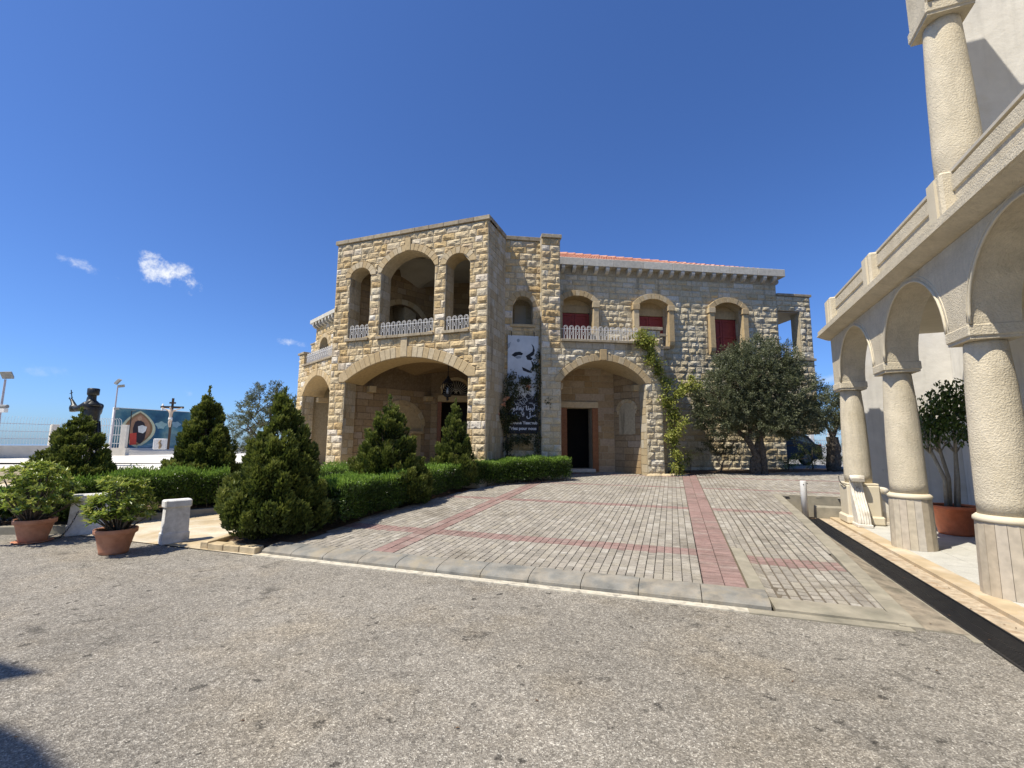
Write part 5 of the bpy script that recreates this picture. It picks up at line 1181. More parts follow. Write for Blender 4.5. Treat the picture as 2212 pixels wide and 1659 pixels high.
def creeper(name, label, paths, n, m, seed, spread, lsize, flowers=(), fr=FW, cat='climbing plant'):
    """stems along wall paths (s,d,z) with leaves spread round them"""
    global rng
    keep = rng; rng = np.random.default_rng(seed)
    p0 = fr.w(*paths[0][0][0]); t = thing(name, p0, label, cat); st_ = MB(); P, A, R = [], [], []
    tot = sum(len(p) * w for p, w, *_ in paths)
    for p, wgt, r0 in paths:
        W_ = [fr.w(*q) for q in p]; fine = [W_[i] * (1 - f) + W_[i + 1] * f + rng.normal(0, .015, 3) for i in range(len(W_) - 1) for f in np.linspace(0, 1, 5)[:-1]] + [W_[-1]]
        st_.tube(fine, list(np.linspace(r0, .006, len(fine))), 6)
        k = int(n * wgt * len(p) / tot); fi = np.array(fine); i = rng.integers(0, len(fi) - 1, k); f = rng.random(k)[:, None]
        b = fi[i] * (1 - f) + fi[i + 1] * f
        cl = rng.normal(0, 1, (len(fi), 3)) * spread * .6; b = b + cl[i] * (rng.random(k) < .8)[:, None] + rng.normal(0, spread * .45, (k, 3))
        dd = (b - fr.o) @ fr.N; lim = min(q[1] for q in p) - .03; b = b + np.outer(np.maximum(0, lim - dd), fr.N)
        P.append(b); A.append(rng.normal(0, .6, (k, 3)) + fr.N * .5 - V3(0, 0, .3)); R.append(rng.normal(.5, .2, k))
    P = np.concatenate(P); A = np.concatenate(A); k = len(P)
    leaves('foliage', P, A, unit(k) + fr.N * .8 + V3(0, 0, .5), rng.uniform(.6, 1.3, k) * lsize, rng.uniform(.6, 1.2, k) * lsize * .62, m, t, np.concatenate(R))
    st_.build('stem', m_bark, t)
    if flowers:
        mf = mat('peach_rose_petal', [(.62, .30, .16), (.7, .42, .25), (.6, .22, .16)], .6, 9, .3, translucent=.3)
        for q in flowers:
            c = fr.w(*q); k = 26; Pn = c + rng.normal(0, .018, (k, 3)); leaves('flower', Pn, unit(k) + V3(0, 0, .4), unit(k), .07, .06, mf, t)
    rng = keep; return t
creeper('climbing_vine', 'yellow-green vine climbing the arch pier up to the balcony railing',
        [([(.62, .10, -1.4 + 2.05), (.55, .10, 1.2), (.45, .08, 2.0), (.42, .06, 2.9), (.25, .08, 3.6), (-.05, .10, 4.2), (-.25, .14, 4.7), (-.42, .16, 5.15)], 1.5, .03),
         ([(.42, .1, 2.9), (.75, .15, 3.25), (1.0, .15, 3.45), (1.25, .1, 3.7)], 1.0, .012), ([(.45, .1, 1.6), (.70, .1, 2.1), (.62, .1, 2.7)], .9, .01), ([(-.25, .14, 4.7), (-.50, .14, 4.95), (-.62, .12, 5.2)], .7, .008)], 5200, L_vin, 51, .17, .085)
creeper('climbing_rose', 'dark climbing rose framing and overgrowing the portrait banner',
        [([(.18, .10, .6), (.12, .12, 1.4), (.10, .14, 2.3), (.12, .16, 3.1), (.22, .14, 3.8)], 1.2, .03), ([(.12, .16, 2.6), (.35, .22, 3.3), (.60, .20, 3.55), (.85, .18, 3.5)], 1.2, .014),
         ([(1.10, .10, .6), (1.12, .12, 1.8), (1.10, .12, 2.9), (1.05, .12, 3.9), (1.08, .1, 4.5)], 1.0, .02), ([(.10, .15, 1.5), (.35, .2, 1.75), (.6, .18, 1.7), (.95, .2, 1.8)], .9, .012),
         ([(.1, .16, 2.1), (-.1, .3, 2.3), (.0, .4, 2.6)], .6, .01), ([(.1, .14, 2.2), (.3, .2, 2.45), (.45, .2, 2.3)], .7, .01), ([(1.1, .12, 2.5), (1.35, .2, 2.9), (1.5, .2, 3.2)], .35, .008), ([(.3, .1, .6), (.45, .15, .95), (.7, .15, 1.1)], .8, .012)],
        4200, L_dvi, 52, .13, .075, flowers=[(-.02, .42, 2.75), (.10, .40, 2.95), (-.18, .40, 2.45), (.78, .22, 3.35), (.02, .4, 2.9)], fr=fb)
# potted plants
def terracotta(x, y, z, r0, r1, h, label, sx=1.0, rot=0, saucer=False, group=None, colr=0):
    t = thing('plant_pot', (x, y, z), label, 'plant pot', group)
    mt = mat('terracotta_pot' if not colr else 'orange_plastic_pot', [(.42, .18, .10), (.50, .25, .15)] if not colr else [(.50, .13, .05), (.54, .16, .07)], .75 if not colr else .5, 6, .2, .1, 60, .003)
    mb = MB(); prof = [(r0 * .9, 0), (r0, .012), (r0 * 1.02, .05), (r1 * .93, h - .085), (r1 * .98, h - .075), (r1 * 1.06, h - .06), (r1 * 1.07, h - .01), (r1 * 1.05, h), (r1 * .97, h), (r1 * .93, h - .03)]
    n = 40; mb.lathe((x, y, z + (.012 if saucer else 0)), prof, n, 1, sx, rot)
    mb.F = mb.F[:-1]; mb.M = mb.M[:-1]; mb.build('pot', mt, t, True)
    s_ = MB(); s_.lathe((x, y, z + h - .045), [(r1 * .2, 0), (r1 * .93, 0)], 24, 1, sx, rot); s_.build('soil', m_soil, t)
    if saucer: q = MB(); q.lathe((x, y, z), [(r0 * 1.2, 0), (r0 * 1.45, .022), (r0 * 1.4, .028), (r0 * 1.15, .012)], 32, 1, sx, rot); q.build('saucer', mt, t, True)
    return t
def whorl_plant(x, y, z, R_, H, label, seed, n_wh=150, pot_z=.3):
    global rng
    keep = rng; rng = np.random.default_rng(seed)
    t = thing('potted_shrub', (x, y, z + pot_z - .04), label, 'shrub', 'leafy shrubs in terracotta pots'); st_ = MB(); P, A, Nn, R, L_ = [], [], [], [], []
    for k in range(n_wh):
        a = rng.uniform(0, 2 * PI); f = rng.random(); rr = R_ * math.sqrt(rng.random()) * (1.0 if f < .7 else .75); hz = H * (.22 + .78 * f) * (1 - .25 * (rr / R_) ** 2)
        q = V3(x + rr * math.cos(a), y + rr * math.sin(a), z + pot_z + hz); ax = V3(math.cos(a) * rr / R_ * .7, math.sin(a) * rr / R_ * .7, 1) + rng.normal(0, .2, 3); ax /= np.linalg.norm(ax)
        if k % 3 == 0: st_.tube([(x + .15 * rr * math.cos(a), y + .15 * rr * math.sin(a), z + pot_z - .04), (x + .6 * rr * math.cos(a), y + .6 * rr * math.sin(a), z + pot_z + hz * .5), q], [.012, .008, .004], 5)
        m_ = 15; th = np.linspace(0, 2 * PI * 2, m_, endpoint=False) + rng.uniform(0, 6); u_ = np.cross(ax, V3(1, .2, .1)); u_ /= np.linalg.norm(u_); w_ = np.cross(ax, u_)
        lift = np.where(np.arange(m_) < 8, .25, .95); d = np.outer(np.cos(th), u_) + np.outer(np.sin(th), w_) + np.outer(lift, ax)
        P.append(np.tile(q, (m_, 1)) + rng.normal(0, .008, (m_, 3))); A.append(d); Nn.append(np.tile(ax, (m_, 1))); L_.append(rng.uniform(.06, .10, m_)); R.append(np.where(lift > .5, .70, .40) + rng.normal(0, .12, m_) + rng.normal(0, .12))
    L_ = np.concatenate(L_); leaves('foliage', np.concatenate(P), np.concatenate(A), np.concatenate(Nn), L_, L_ * .36, L_pit, t, np.concatenate(R)); st_.build('stems', m_bark, t, kind='stuff')
    rng = keep
g_ = 'terracotta pots along the path entrance'
terracotta(-5.54, 6.62, 0, .165, .232, .34, 'terracotta pot nearest the camera, between the two white bollards', group=g_)
whorl_plant(-5.50, 6.62, 0, .38, .76, 'bright leafy shrub in the nearer terracotta pot', 61, 170, .31)
terracotta(-7.36, 7.28, 0, .165, .235, .34, 'terracotta pot on a saucer at the left edge of the photograph', saucer=True, group=g_)
whorl_plant(-7.42, 7.28, 0, .54, .90, 'spreading leafy shrub in the pot with the saucer, far left', 62, 215, .31)
# fig tree in its pot under the arcade
fx, fy = FA.w(10.55, -4.12, 0)[:2]
terracotta(fx, fy, .05, .24, .34, .50, 'large orange rectangular-rimmed pot under the arcade', sx=1.0, colr=1)
ft_ = thing('fig_tree', (fx, fy, .5), 'dark-leaved potted fig tree with four slim pale trunks under the arcade', 'tree')
mb = MB()
for dx, dy, tx, ty in ((-.12, .0, -.42, .1), (-.02, .05, -.12, .1), (.05, -.03, .12, -.1), (.10, .06, .35, .1)):
    mb.tube([(fx + dx, fy + dy, .48), (fx + dx * 1.2 + .04, fy + dy, 1.0), (fx + (dx + tx) / 2, fy + (dy + ty) / 2, 1.55), (fx + tx, fy + ty, 2.45)], [.035, .03, .024, .01], 8)
    for a in (0, 1.3, 2.6, 4.1): mb.tube([(fx + (dx + tx) / 2, fy + (dy + ty) / 2, 1.45), (fx + (dx + tx) / 2 + .3 * math.cos(a), fy + (dy + ty) / 2 + .3 * math.sin(a), 1.85)], [.014, .006], 5)
mb.build('trunk', m_pbark, ft_, True)
k = 2200; c = np.array([(fx - .1, fy, 2.2), (fx + .25, fy, 2.45), (fx - .4, fy + .1, 1.9), (fx + .1, fy - .1, 1.95)])[rng.integers(0, 4, k)]
P = c + unit(k) * (rng.random(k) ** .45)[:, None] * V3(.46, .4, .38)
leaves('crown', P, unit(k) * .6 - V3(0, 0, .8), unit(k), rng.uniform(.06, .10, k), rng.uniform(.035, .05, k), L_fig, ft_, rng.random(k))
# ------------------------------------------------------------------ plaza: fence, mural, cross, steps, statue, lamp poles
af = math.radians(28.6); TF = V3(math.sin(af), math.cos(af), 0); NF = V3(math.cos(af), -math.sin(af), 0)
PXY = lambda X, Y: (X, Y)
m_fence = mat('cream_fence_paint', [(.58, .53, .44), (.64, .60, .51)], .8, 2, .1)
m_rail = mat('pale_fence_rail', [(.50, .50, .52), (.58, .58, .60)], .5, 5, .1)
FF = Fr((-27.6, 22.9), TF, NF)
fence = thing('plaza_fence', (-27.6, 22.9, .6), 'cream plaza wall with square posts and thin white railings before the sea haze', 'fence')
mb = MB(); mb.box(FF, -6, 4.4, -.2, 0, .58, 1.27); mb.build('low_wall', m_fence, fence)
for s in (-4.6, -1.65, .95, 3.55): mb = MB(); mb.cbox(FF, s - .16, s + .16, -.26, .06, 1.27, 2.46, .01); mb.build('post', m_fence, fence)
for z in (1.64, 2.03, 2.44): mb = MB(); mb.box(FF, -6, 4.4, -.12, -.08, z - .014, z + .014); mb.build('rail', m_rail, fence)
barp = MB(); f0 = Fr((0, 0), TF, NF); barp.tube([f0.w(0, 0, 1.3), f0.w(0, 0, 2.55), f0.w(0, .05, 2.72), f0.w(0, .16, 2.84)], .005, 5); bme = np_mesh('bar', np.array(barp.V), barp.F, m_rail)
for k in range(86): o = link('bar', bme, fence); o.location = tuple(FF.w(-5.9 + k * .12, -.1, 0) - wloc(fence))
# stage with steps
FSg = Fr((-29.2, 26.6), TF, NF)
stg = thing('stage', (*FSg.w(5, 0, 0)[:2], .6), 'white stone stage with four long steps in front of the blue mural', 'stage')
for i in range(4):
    mb = MB(); mb.box(FSg, .5, 16, -8, -.32 * i, .60 - .02 + .1125 * i, .60 + .1125 * (i + 1)); mb.build('step', m_plaza, stg)
# mural wall
FM = Fr((-27.9, 32.0), TF, NF)
m_sky1 = mat('mural_sky_paint', [(.016, .05, .115), (.028, .10, .17), (.06, .17, .22), (.17, .28, .28), (.035, .11, .19)], .8, .55, .3, detail=6)
mu = thing('mural_wall', tuple(FM.w(4, 0, 1.05)), 'long blue mural wall with painted clouds and a saint in an almond-shaped frame', 'mural')
mb = MB(); mb.box(FM, 0, 7.6, -.25, 0, 1.0, 3.90); mb.build('wall', m_wallw, mu)
mb = MB(); mb.box(FM, .03, 7.57, .001, .006, 1.07, 3.86); mb.build('painted_panel', m_sky1, mu)
def flatpoly(name, fr, pts, d, m, parent):
    mb = MB(); V = [fr.w(s, d, z) for s, z in pts]; mb.add(V, [tuple(f) for f in tessellate_polygon([[Vector((s, z, 0)) for s, z in pts]])]); return mb.build(name, m, parent)
def almond(cx, cz, w, h, n=14):
    P = []
    for i in range(n + 1): t = i / n; P.append((cx + w * math.sin(PI * t) ** .8 * (.9 + .1 * t), cz + h / 2 - h * t))
    for i in range(n - 1, 0, -1): t = i / n; P.append((cx - w * math.sin(PI * t) ** .8 * (.9 + .1 * t), cz + h / 2 - h * t))
    return P
C_ = lambda n, c: mat(n, [c, tuple(min(1, x * 1.25) for x in c)], .8, 3, .2)
flatpoly('halo', FM, almond(1.55, 2.42, 1.12, 2.68), .009, C_('mural_halo', (.42, .44, .30)), mu)
flatpoly('halo', FM, almond(1.55, 2.45, .92, 2.38), .012, C_('mural_brown', (.20, .12, .06)), mu)
flatpoly('halo', FM, almond(1.58, 2.45, .74, 2.1), .015, C_('mural_ochre', (.30, .17, .10)), mu)
flatpoly('figure', FM, [(1.25, 1.62), (1.2, 2.5), (1.3, 2.95), (1.55, 3.1), (1.85, 2.9), (2.05, 2.4), (1.98, 1.7), (1.75, 1.35)], .018, C_('mural_black', (.03, .025, .03)), mu)
flatpoly('figure', FM, [(1.1, 1.28), (1.05, 2.1), (1.45, 2.15), (1.5, 1.3)], .021, C_('mural_red', (.45, .06, .04)), mu)
flatpoly('figure', FM, [(1.55, 2.2), (1.5, 2.62), (1.75, 2.72), (2.05, 2.6), (2.0, 2.3), (1.85, 2.12)], .021, C_('mural_white', (.62, .62, .58)), mu)
flatpoly('figure', FM, [(1.55 + .14 * math.cos(a), 3.2 + .17 * math.sin(a)) for a in np.linspace(0, 2 * PI, 12, endpoint=False)], .021, C_('mural_skin', (.40, .26, .16)), mu)
for i, (cx, cz, sc) in enumerate(((2.95, 2.75, .36), (3.95, 2.85, .3), (5.1, 2.6, .42), (6.1, 2.9, .34), (6.85, 2.7, .4), (3.0, 1.3, .5), (4.9, 1.25, .3), (2.0, 1.15, .3), (6.2, 1.3, .45))):
    pts = [(min(7.5, cx) + sc * (1.4 if cz < 2 else 1.0) * (1 + .25 * math.sin(3 * a + i)) * math.cos(a), max(1.08, cz + sc * (.35 if cz < 2 else .75) * (1 + .2 * math.sin(5 * a + i * 2)) * math.sin(a))) for a in np.linspace(0, 2 * PI, 18, endpoint=False)]
    flatpoly('painted_cloud', FM, pts, .009 + .001 * i, C_('mural_cloud%d' % (i % 2), ((.22, .34, .34), (.16, .26, .32))[i % 2]), mu)
# crucifix
m_cross = mat('dark_brown_timber', [(.045, .028, .02), (.07, .045, .03)], .8, 9, .2); m_body = mat('pale_painted_figure', [(.50, .38, .28), (.58, .47, .36)], .7, 6, .15)
def skin_mesh(name, verts, edges, radii, m, parent, sub=1, root=0):
    me = bpy.data.meshes.new(name + '_rig'); me.from_pydata([tuple(v) for v in verts], edges, []); o = bpy.data.objects.new(name, me); COL.objects.link(o)
    md = o.modifiers.new('s', 'SKIN'); md.use_smooth_shade = True
    for i, r in enumerate(radii): me.skin_vertices[0].data[i].radius = (r, r) if not hasattr(r, '__len__') else r
    me.skin_vertices[0].data[root].use_root = True
    sb_ = o.modifiers.new('b', 'SUBSURF'); sb_.levels = sub; sb_.render_levels = sub
    dg = bpy.context.evaluated_depsgraph_get(); me2 = bpy.data.meshes.new_from_object(o.evaluated_get(dg)); bpy.data.objects.remove(o)
    off = wloc(parent) if parent is not None else V3(0, 0, 0)
    me2.transform(Matrix.Translation(-Vector(off))); me2.materials.clear(); me2.materials.append(m); me2.name = name
    for p in me2.polygons: p.use_smooth = True
    return link(name, me2, parent)
cxs, cys = -21.55, 28.9
FC = Fr((cxs, cys), (math.cos(.35), -math.sin(.35) * -.0, 0), (0, -1, 0))
FC = Fr((cxs, cys), (.94, .34, 0), (.34, -.94, 0))
cr = thing('crucifix', (cxs, cys, 1.05), 'dark wooden crucifix with pale figure standing before the blue mural', 'crucifix')
zb_, zt_ = 2.40, 4.28
mb = MB(); mb.box(FC, -.06, .06, -.06, .0, 1.05, zt_); mb.build('upright', m_cross, cr)
mb = MB(); mb.box(FC, -.62, .62, -.055, .005, 3.64, 3.77); mb.build('crossbeam', m_cross, cr); mb = MB(); mb.box(FC, -.17, .17, -.04, .02, 3.93, 4.03); mb.build('title_board', m_cross, cr)
J = {}; names = ['pelvis', 'waist', 'chest', 'neck', 'head', 'top', 'shL', 'elL', 'haL', 'shR', 'elR', 'haR', 'kL', 'fL', 'kR', 'fR']
pos = [(0, .10, 3.0), (0, .11, 3.18), (0, .12, 3.42), (.0, .12, 3.55), (-.03, .16, 3.60), (-.04, .17, 3.72), (-.17, .10, 3.50), (-.36, .06, 3.58), (-.56, .04, 3.69), (.17, .10, 3.50), (.36, .06, 3.58), (.56, .04, 3.69), (-.05, .16, 2.72), (-.02, .09, 2.44), (.06, .16, 2.72), (.02, .10, 2.42)]
ed = [(0, 1), (1, 2), (2, 3), (3, 4), (4, 5), (2, 6), (6, 7), (7, 8), (2, 9), (9, 10), (10, 11), (0, 12), (12, 13), (0, 14), (14, 15)]
skin_mesh('body', [FC.w(a, b, c) for a, b, c in pos], ed, [.10, .085, .11, .045, .065, .05, .05, .035, .025, .05, .035, .025, .05, .03, .05, .03], m_body, cr)
mb = MB(); mb.lathe(FC.w(0, .10, 2.86), [(.11, 0), (.12, .1), (.105, .2)], 12, 1, .8); mb.build('loin_cloth', m_bolw, cr, True)
# carved block on the stage and slim pale column
q = MB(); ca = FSg; c_ = (-22.35, 29.3); fcb = Fr(c_, (.9, .43, 0), (.43, -.9, 0)); q.cbox(fcb, -.33, .33, -.25, .25, 1.05, 1.72, .03)
t = thing('carved_block', (*c_, 1.05), 'white stone block with a small carved figure at the top of the stage steps', 'stone block'); q.build('block', m_bolw, t)
q = MB(); q.tube([fcb.w(.02, .25, 1.1), fcb.w(.06, .27, 1.3), fcb.w(-.02, .27, 1.5), fcb.w(.05, .26, 1.62)], [.06, .08, .06, .05], 7); q.build('relief_figure', mat('brown_relief', [(.25, .18, .11), (.33, .25, .16)], .9, 5), t, True)
q = MB(); q.lathe((-27.6, 36.0, .6), [(.09, 0), (.08, 3.7), (.04, 3.9)], 10); tag(q.build('pale_column', m_wallw, None, True), 'slim pale column whose top shows above the mural beside the crucifix', 'column')
# stage side fence: white panel with bars
fs2 = thing('stage_fence', (-26.9, 30.4, 1.05), 'tall white barred gate panel at the left end of the mural', 'fence'); F2 = Fr((-28.45, 29.85), (.97, .25, 0), (.25, -.97, 0))
for s in (0, 2.75): mb = MB(); mb.cbox(F2, s - .17, s + .17, -.2, .1, .6, 2.62, .01); mb.build('post', m_fence, fs2)
for z in (1.4, 1.95, 2.55): mb = MB(); mb.box(F2, .17, 2.6, -.05, 0, z - .02, z + .02); mb.build('rail', m_white, fs2)
bb = MB(); f0 = Fr((0, 0), F2.T, F2.N); bb.tube([f0.w(0, 0, 1.1), f0.w(0, 0, 2.75), f0.w(0, .1, 2.95), f0.w(0, .35, 3.03)], .014, 5); bm2 = np_mesh('bar', np.array(bb.V), bb.F, m_white)
for k in range(17): o = link('bar', bm2, fs2); o.location = tuple(F2.w(.3 + k * .14, -.02, 0) - wloc(fs2))
mb = MB(); mb.box(F2, -.2, 3.0, -.3, .15, .6, 1.1); mb.build('plinth', m_fence, fs2)
# bronze statue
m_brz = mat('dark_bronze', [(.022, .024, .024), (.04, .042, .04), (.03, .028, .025)], .42, 6, .3, .3, 30, .006, metal=.55, spec=.5)
sx_, sy_ = -16.2, 17.6
st = thing('statue', (sx_, sy_, .6), 'dark bronze statue of a robed monk with raised arm holding a small cross', 'statue')
FSt = Fr((sx_, sy_), (-.97, .25, 0), (-.25, -.97, 0))       # T points to where he faces (picture left)
mb = MB(); mb.cbox(FSt, -.45, .45, -.4, .4, .6, 1.14, .03); mb.build('pedestal', m_bolw, st)
b0 = 1.12; H = 2.42
def SP(a, b, c): return FSt.w(a, b, b0 + c)
V = [SP(0, 0, 1.25), SP(0, 0, .9), SP(0, 0, .45), SP(.02, 0, .04), SP(.0, 0, 1.55), SP(.02, 0, 1.80), SP(.05, 0, 1.95), SP(.08, 0, 2.08), SP(.09, 0, 2.26), SP(.07, 0, 2.40),
     SP(.05, .24, 1.78), SP(.25, .30, 1.62), SP(.50, .28, 1.70), SP(.66, .26, 1.90), SP(.76, .26, 2.02),
     SP(.03, -.24, 1.78), SP(.16, -.32, 1.48), SP(.44, -.20, 1.42), SP(.58, -.14, 1.46)]
E_ = [(0, 1), (1, 2), (2, 3), (0, 4), (4, 5), (5, 6), (6, 7), (7, 8), (8, 9), (5, 10), (10, 11), (11, 12), (12, 13), (13, 14), (5, 15), (15, 16), (16, 17), (17, 18)]
skin_mesh('body', V, E_, [.27, .28, .31, .34, .28, .25, .13, .14, .155, .14, .15, .13, .11, .065, .05, .15, .13, .10, .05], m_brz, st, 2)
mb = MB(); mb.lathe(SP(.05, 0, 2.18), [(.165, 0), (.185, .03), (.19, .25), (.16, .27)], 18); mb.build('cap', m_brz, st, True)
mb = MB(); mb.lathe(SP(.03, 0, 1.76), [(.30, 0), (.27, .08), (.18, .16), (.15, .2)], 18); mb.build('hood_collar', m_brz, st, True)
mb = MB(); mb.tube([SP(.50, .28, 1.55), SP(.54, .28, 1.70), SP(.60, .28, 1.76)], [.13, .14, .10], 12); mb.build('sleeve', m_brz, st, True)
mb = MB(); mb.tube([SP(.23, .0, 2.16), SP(.27, 0, 2.10), SP(.22, 0, 1.98), SP(.16, 0, 1.86)], [.035, .05, .09, .05], 9); mb.build('beard', m_brz, st, True)
mb = MB(); mb.tube([SP(.235, 0, 2.21), SP(.27, 0, 2.14)], [.02, .03], 6); mb.build('nose', m_brz, st, True)
for k, (dz, L_) in enumerate(((.05, .10), (.025, .115), (0, .11), (-.025, .09))):
    mb = MB(); mb.tube([SP(.76, .24, 1.99 + dz), SP(.80 + L_ * .3, .22, 2.02 + dz), SP(.80, .20, 2.06 + dz)], [.02, .018, .012], 6); mb.build('finger', m_brz, st, True)
mb = MB(); mb.tube([SP(.74, .30, 2.0), SP(.78, .32, 2.05), SP(.80, .29, 2.09)], [.022, .018, .013], 6); mb.build('thumb', m_brz, st, True)
mb = MB(); mb.tube([SP(.72, .24, 1.92), SP(.86, .24, 2.38)], .016, 6); mb.tube([SP(.77, .24, 2.28), SP(.90, .24, 2.24)], .016, 6); mb.build('hand_cross', m_brz, st)
for k in range(9): 
    a = 2 * PI * k / 9; mb = MB(); mb.tube([SP(.26 * math.cos(a), .26 * math.sin(a), 1.2), SP(.33 * math.cos(a), .33 * math.sin(a), .5), SP(.37 * math.cos(a), .37 * math.sin(a), .03)], [.02, .05, .06], 6); mb.build('robe_fold', m_brz, st, True)
for dx in (-.05, .05): mb = MB(); mb.tube([SP(.24, dx, 1.3), SP(.30, dx, .8), SP(.33, dx * 1.5, .4)], .014, 5); mb.build('rope_belt', m_brz, st)
# lamp poles
m_pole = mat('painted_steel_pole', [(.38, .34, .35), (.45, .42, .43)], .5, 4, .1); m_lamp = mat('grey_floodlight', [(.20, .20, .19), (.30, .30, .27)], .45, 6, .15)
def flood(c, w, h, d, ax, up_, parent):
    ax = ax / np.linalg.norm(ax); up_ = up_ / np.linalg.norm(up_); nn = np.cross(ax, up_); V = [c + ax * a * w / 2 * k + up_ * b * h / 2 * k + nn * e for k, e in ((1, 0), (.75, -d)) for a, b in ((-1, -1), (1, -1), (1, 1), (-1, 1))]
    mb = MB(); mb.hexa(V); mb.build('floodlight', m_lamp, parent)
p1 = thing('lamp_pole', (-26.9, 24.0, .6), 'lamp pole with floodlight and loudspeaker at the left edge', 'lamp pole', 'lamp poles on the plaza')
mb = MB(); mb.tube([(-26.9, 24.0, .6), (-26.9, 24.0, 4.75)], [.06, .045], 8); mb.build('pole', m_pole, p1)
flood(V3(-26.75, 23.9, 4.95), .52, .42, .14, V3(1, .2, .05), V3(.1, -.5, .7), p1)
mb = MB(); mb.tube([(-26.98, 23.75, 3.28), (-26.30, 23.75, 3.29)], [.10, .10], 10); mb.build('loudspeaker', m_lamp, p1); mb = MB(); mb.box(Fr((-26.6, 23.7), (1, 0, 0), (0, -1, 0)), -.05, .32, -.1, .1, 2.98, 3.18); mb.build('camera_box', m_wallw, p1)
p2 = thing('lamp_pole', (-24.9, 28.6, .6), 'thin lamp pole with crossed floodlights left of the mural', 'lamp pole', 'lamp poles on the plaza')
mb = MB(); mb.tube([(-24.9, 28.6, .6), (-24.9, 28.6, 5.0)], [.05, .035], 8); mb.build('pole', m_pole, p2)
flood(V3(-24.82, 28.5, 5.25), .42, .22, .1, V3(.35, .1, .5), V3(.8, 0, -.3), p2); flood(V3(-24.6, 28.5, 4.98), .40, .18, .1, V3(.9, .1, .12), V3(.1, -.4, .9), p2); flood(V3(-24.72, 28.5, 3.55), .30, .14, .08, V3(.9, .1, .12), V3(.1, -.4, .9), p2)
mb = MB(); mb.tube([(-26.0, 31.2, .9), (-26.0, 31.2, 3.6)], .03, 6); mb.tube([(-26.0, 31.2, 3.6), (-25.7, 31.2, 3.6)], .03, 6); tag(mb.build('conduit_pole', m_iron), 'thin dark conduit pole at the left edge of the mural', 'pole')
# right background: white parapet wall with railings, parked car
RWf = Fr((10.5, 30.5), (.993, .12, 0), (.12, -.993, 0))
rw = thing('white_parapet_wall', tuple(RWf.w(8, 0, .7)), 'white parapet wall with railing panels beyond the parked car', 'wall')
mb = MB(); mb.box(RWf, 0, 22, -.2, 0, .6, 1.55); mb.build('low_wall', m_wallw, rw)
for k in range(12): mb = MB(); mb.cbox(RWf, .9 + k * 1.55, 1.2 + k * 1.55, -.25, .05, 1.55, 2.5, .01); mb.build('post', m_wallw, rw)
for z in (1.62, 2.0, 2.42): mb = MB(); mb.box(RWf, 0, 22, -.12, -.08, z - .02, z + .02); mb.build('rail', m_white, rw)
bp = MB(); f0 = Fr((0, 0), RWf.T, RWf.N); bp.tube([f0.w(0, 0, 1.58), f0.w(0, 0, 2.6), f0.w(0, .12, 2.9)], .010, 5); bm3 = np_mesh('bar', np.array(bp.V), bp.F, m_white)
for k in range(140): o = link('bar', bm3, rw); o.location = tuple(RWf.w(.1 + k * .15, -.1, 0) - wloc(rw))
# far lattice masts behind the right wall (pale, hazy)
m_carb = mat('shade_darkened_car_paint', [(.004, .005, .008), (.006, .007, .012)], .4, 2, .1, spec=.3); m_glassd = mat('tinted_car_glass', [(.02, .03, .045), (.03, .045, .06)], .06, 2, .1, spec=.8); m_tyre = mat('tyre_rubber', [(.02, .02, .02), (.03, .03, .03)], .9, 9, .1); m_rim = mat('alloy_rim', [(.10, .10, .11), (.14, .14, .14)], .5, 9, .1, metal=.5); m_lens = mat('red_tail_lens', [(.35, .01, .01), (.4, .02, .02)], .2, 9, .1)  # car paint taken nearly to black: the shade over the car is in its colour
FCa = Fr((10.0, 21.2), (.993, .12, 0), (.12, -.993, 0))
car = thing('parked_car', tuple(FCa.w(2.1, 0, .70)), 'dark blue hatchback parked behind the wing corner in the shade', 'car')
side = [(0.0, .35), (.05, .62), (.35, .78), (1.05, .88), (1.55, 1.28), (1.9, 1.42), (2.9, 1.44), (3.5, 1.36), (3.85, 1.0), (4.0, .92), (4.05, .45), (3.95, .28), (.1, .25)]
mb = MB()
def ring(inset, d): return [FCa.w(s, d, .70 + (z if z < .95 else .95 + (z - .95) * (1 - .0 * inset))) for s, z in side]
nS = len(side); VV = []
for d, k in ((-.84, .96), (-.80, 1), (0, 1), (.80, 1), (.84, .96)):
    for s, z in side:
        ins = (.16 if z > .95 else 0) * (1 if d > 0 else -1) * (0 if d == 0 else 1)
        VV.append(FCa.w(2 + (s - 2) * k, d - ins, .70 + z * (1 if d == 0 else .985)))
FFc = [(i * nS + j, i * nS + (j + 1) % nS, (i + 1) * nS + (j + 1) % nS, (i + 1) * nS + j) for i in range(4) for j in range(nS)] + [tuple(range(nS)), tuple(4 * nS + j for j in range(nS - 1, -1, -1))]
mb.add(VV, FFc); body = mb.build('body', m_carb, car)
flatpoly('side_window', FCa, [(1.30, 1.65), (1.66, 1.98), (2.3, 2.05), (2.3, 1.66)], .69, m_glassd, car); flatpoly('side_window', FCa, [(2.36, 1.66), (2.36, 2.05), (3.3, 2.0), (3.6, 1.7)], .69, m_glassd, car)
mb = MB(); mb.add([FCa.w(3.55, -.55, 2.02), FCa.w(3.55, .55, 2.02), FCa.w(3.86, .6, 1.72), FCa.w(3.86, -.6, 1.72)], [(0, 1, 2, 3)]); mb.build('rear_window', m_glassd, car)
for s in (.8, 3.2):
    for d in (-.78, .70):
        w_ = MB(); c = FCa.w(s, d, 1.02)
        for (r, m_, nm, dd) in ((.31, m_tyre, 'tyre', .16), (.19, m_rim, 'rim', .17)):
            q = MB(); q.tube([c, c + FCa.N * dd], r, 18)
            if nm == 'tyre': tyre = q.build('wheel', m_, car)
            else: q.build('rim', m_, tyre)
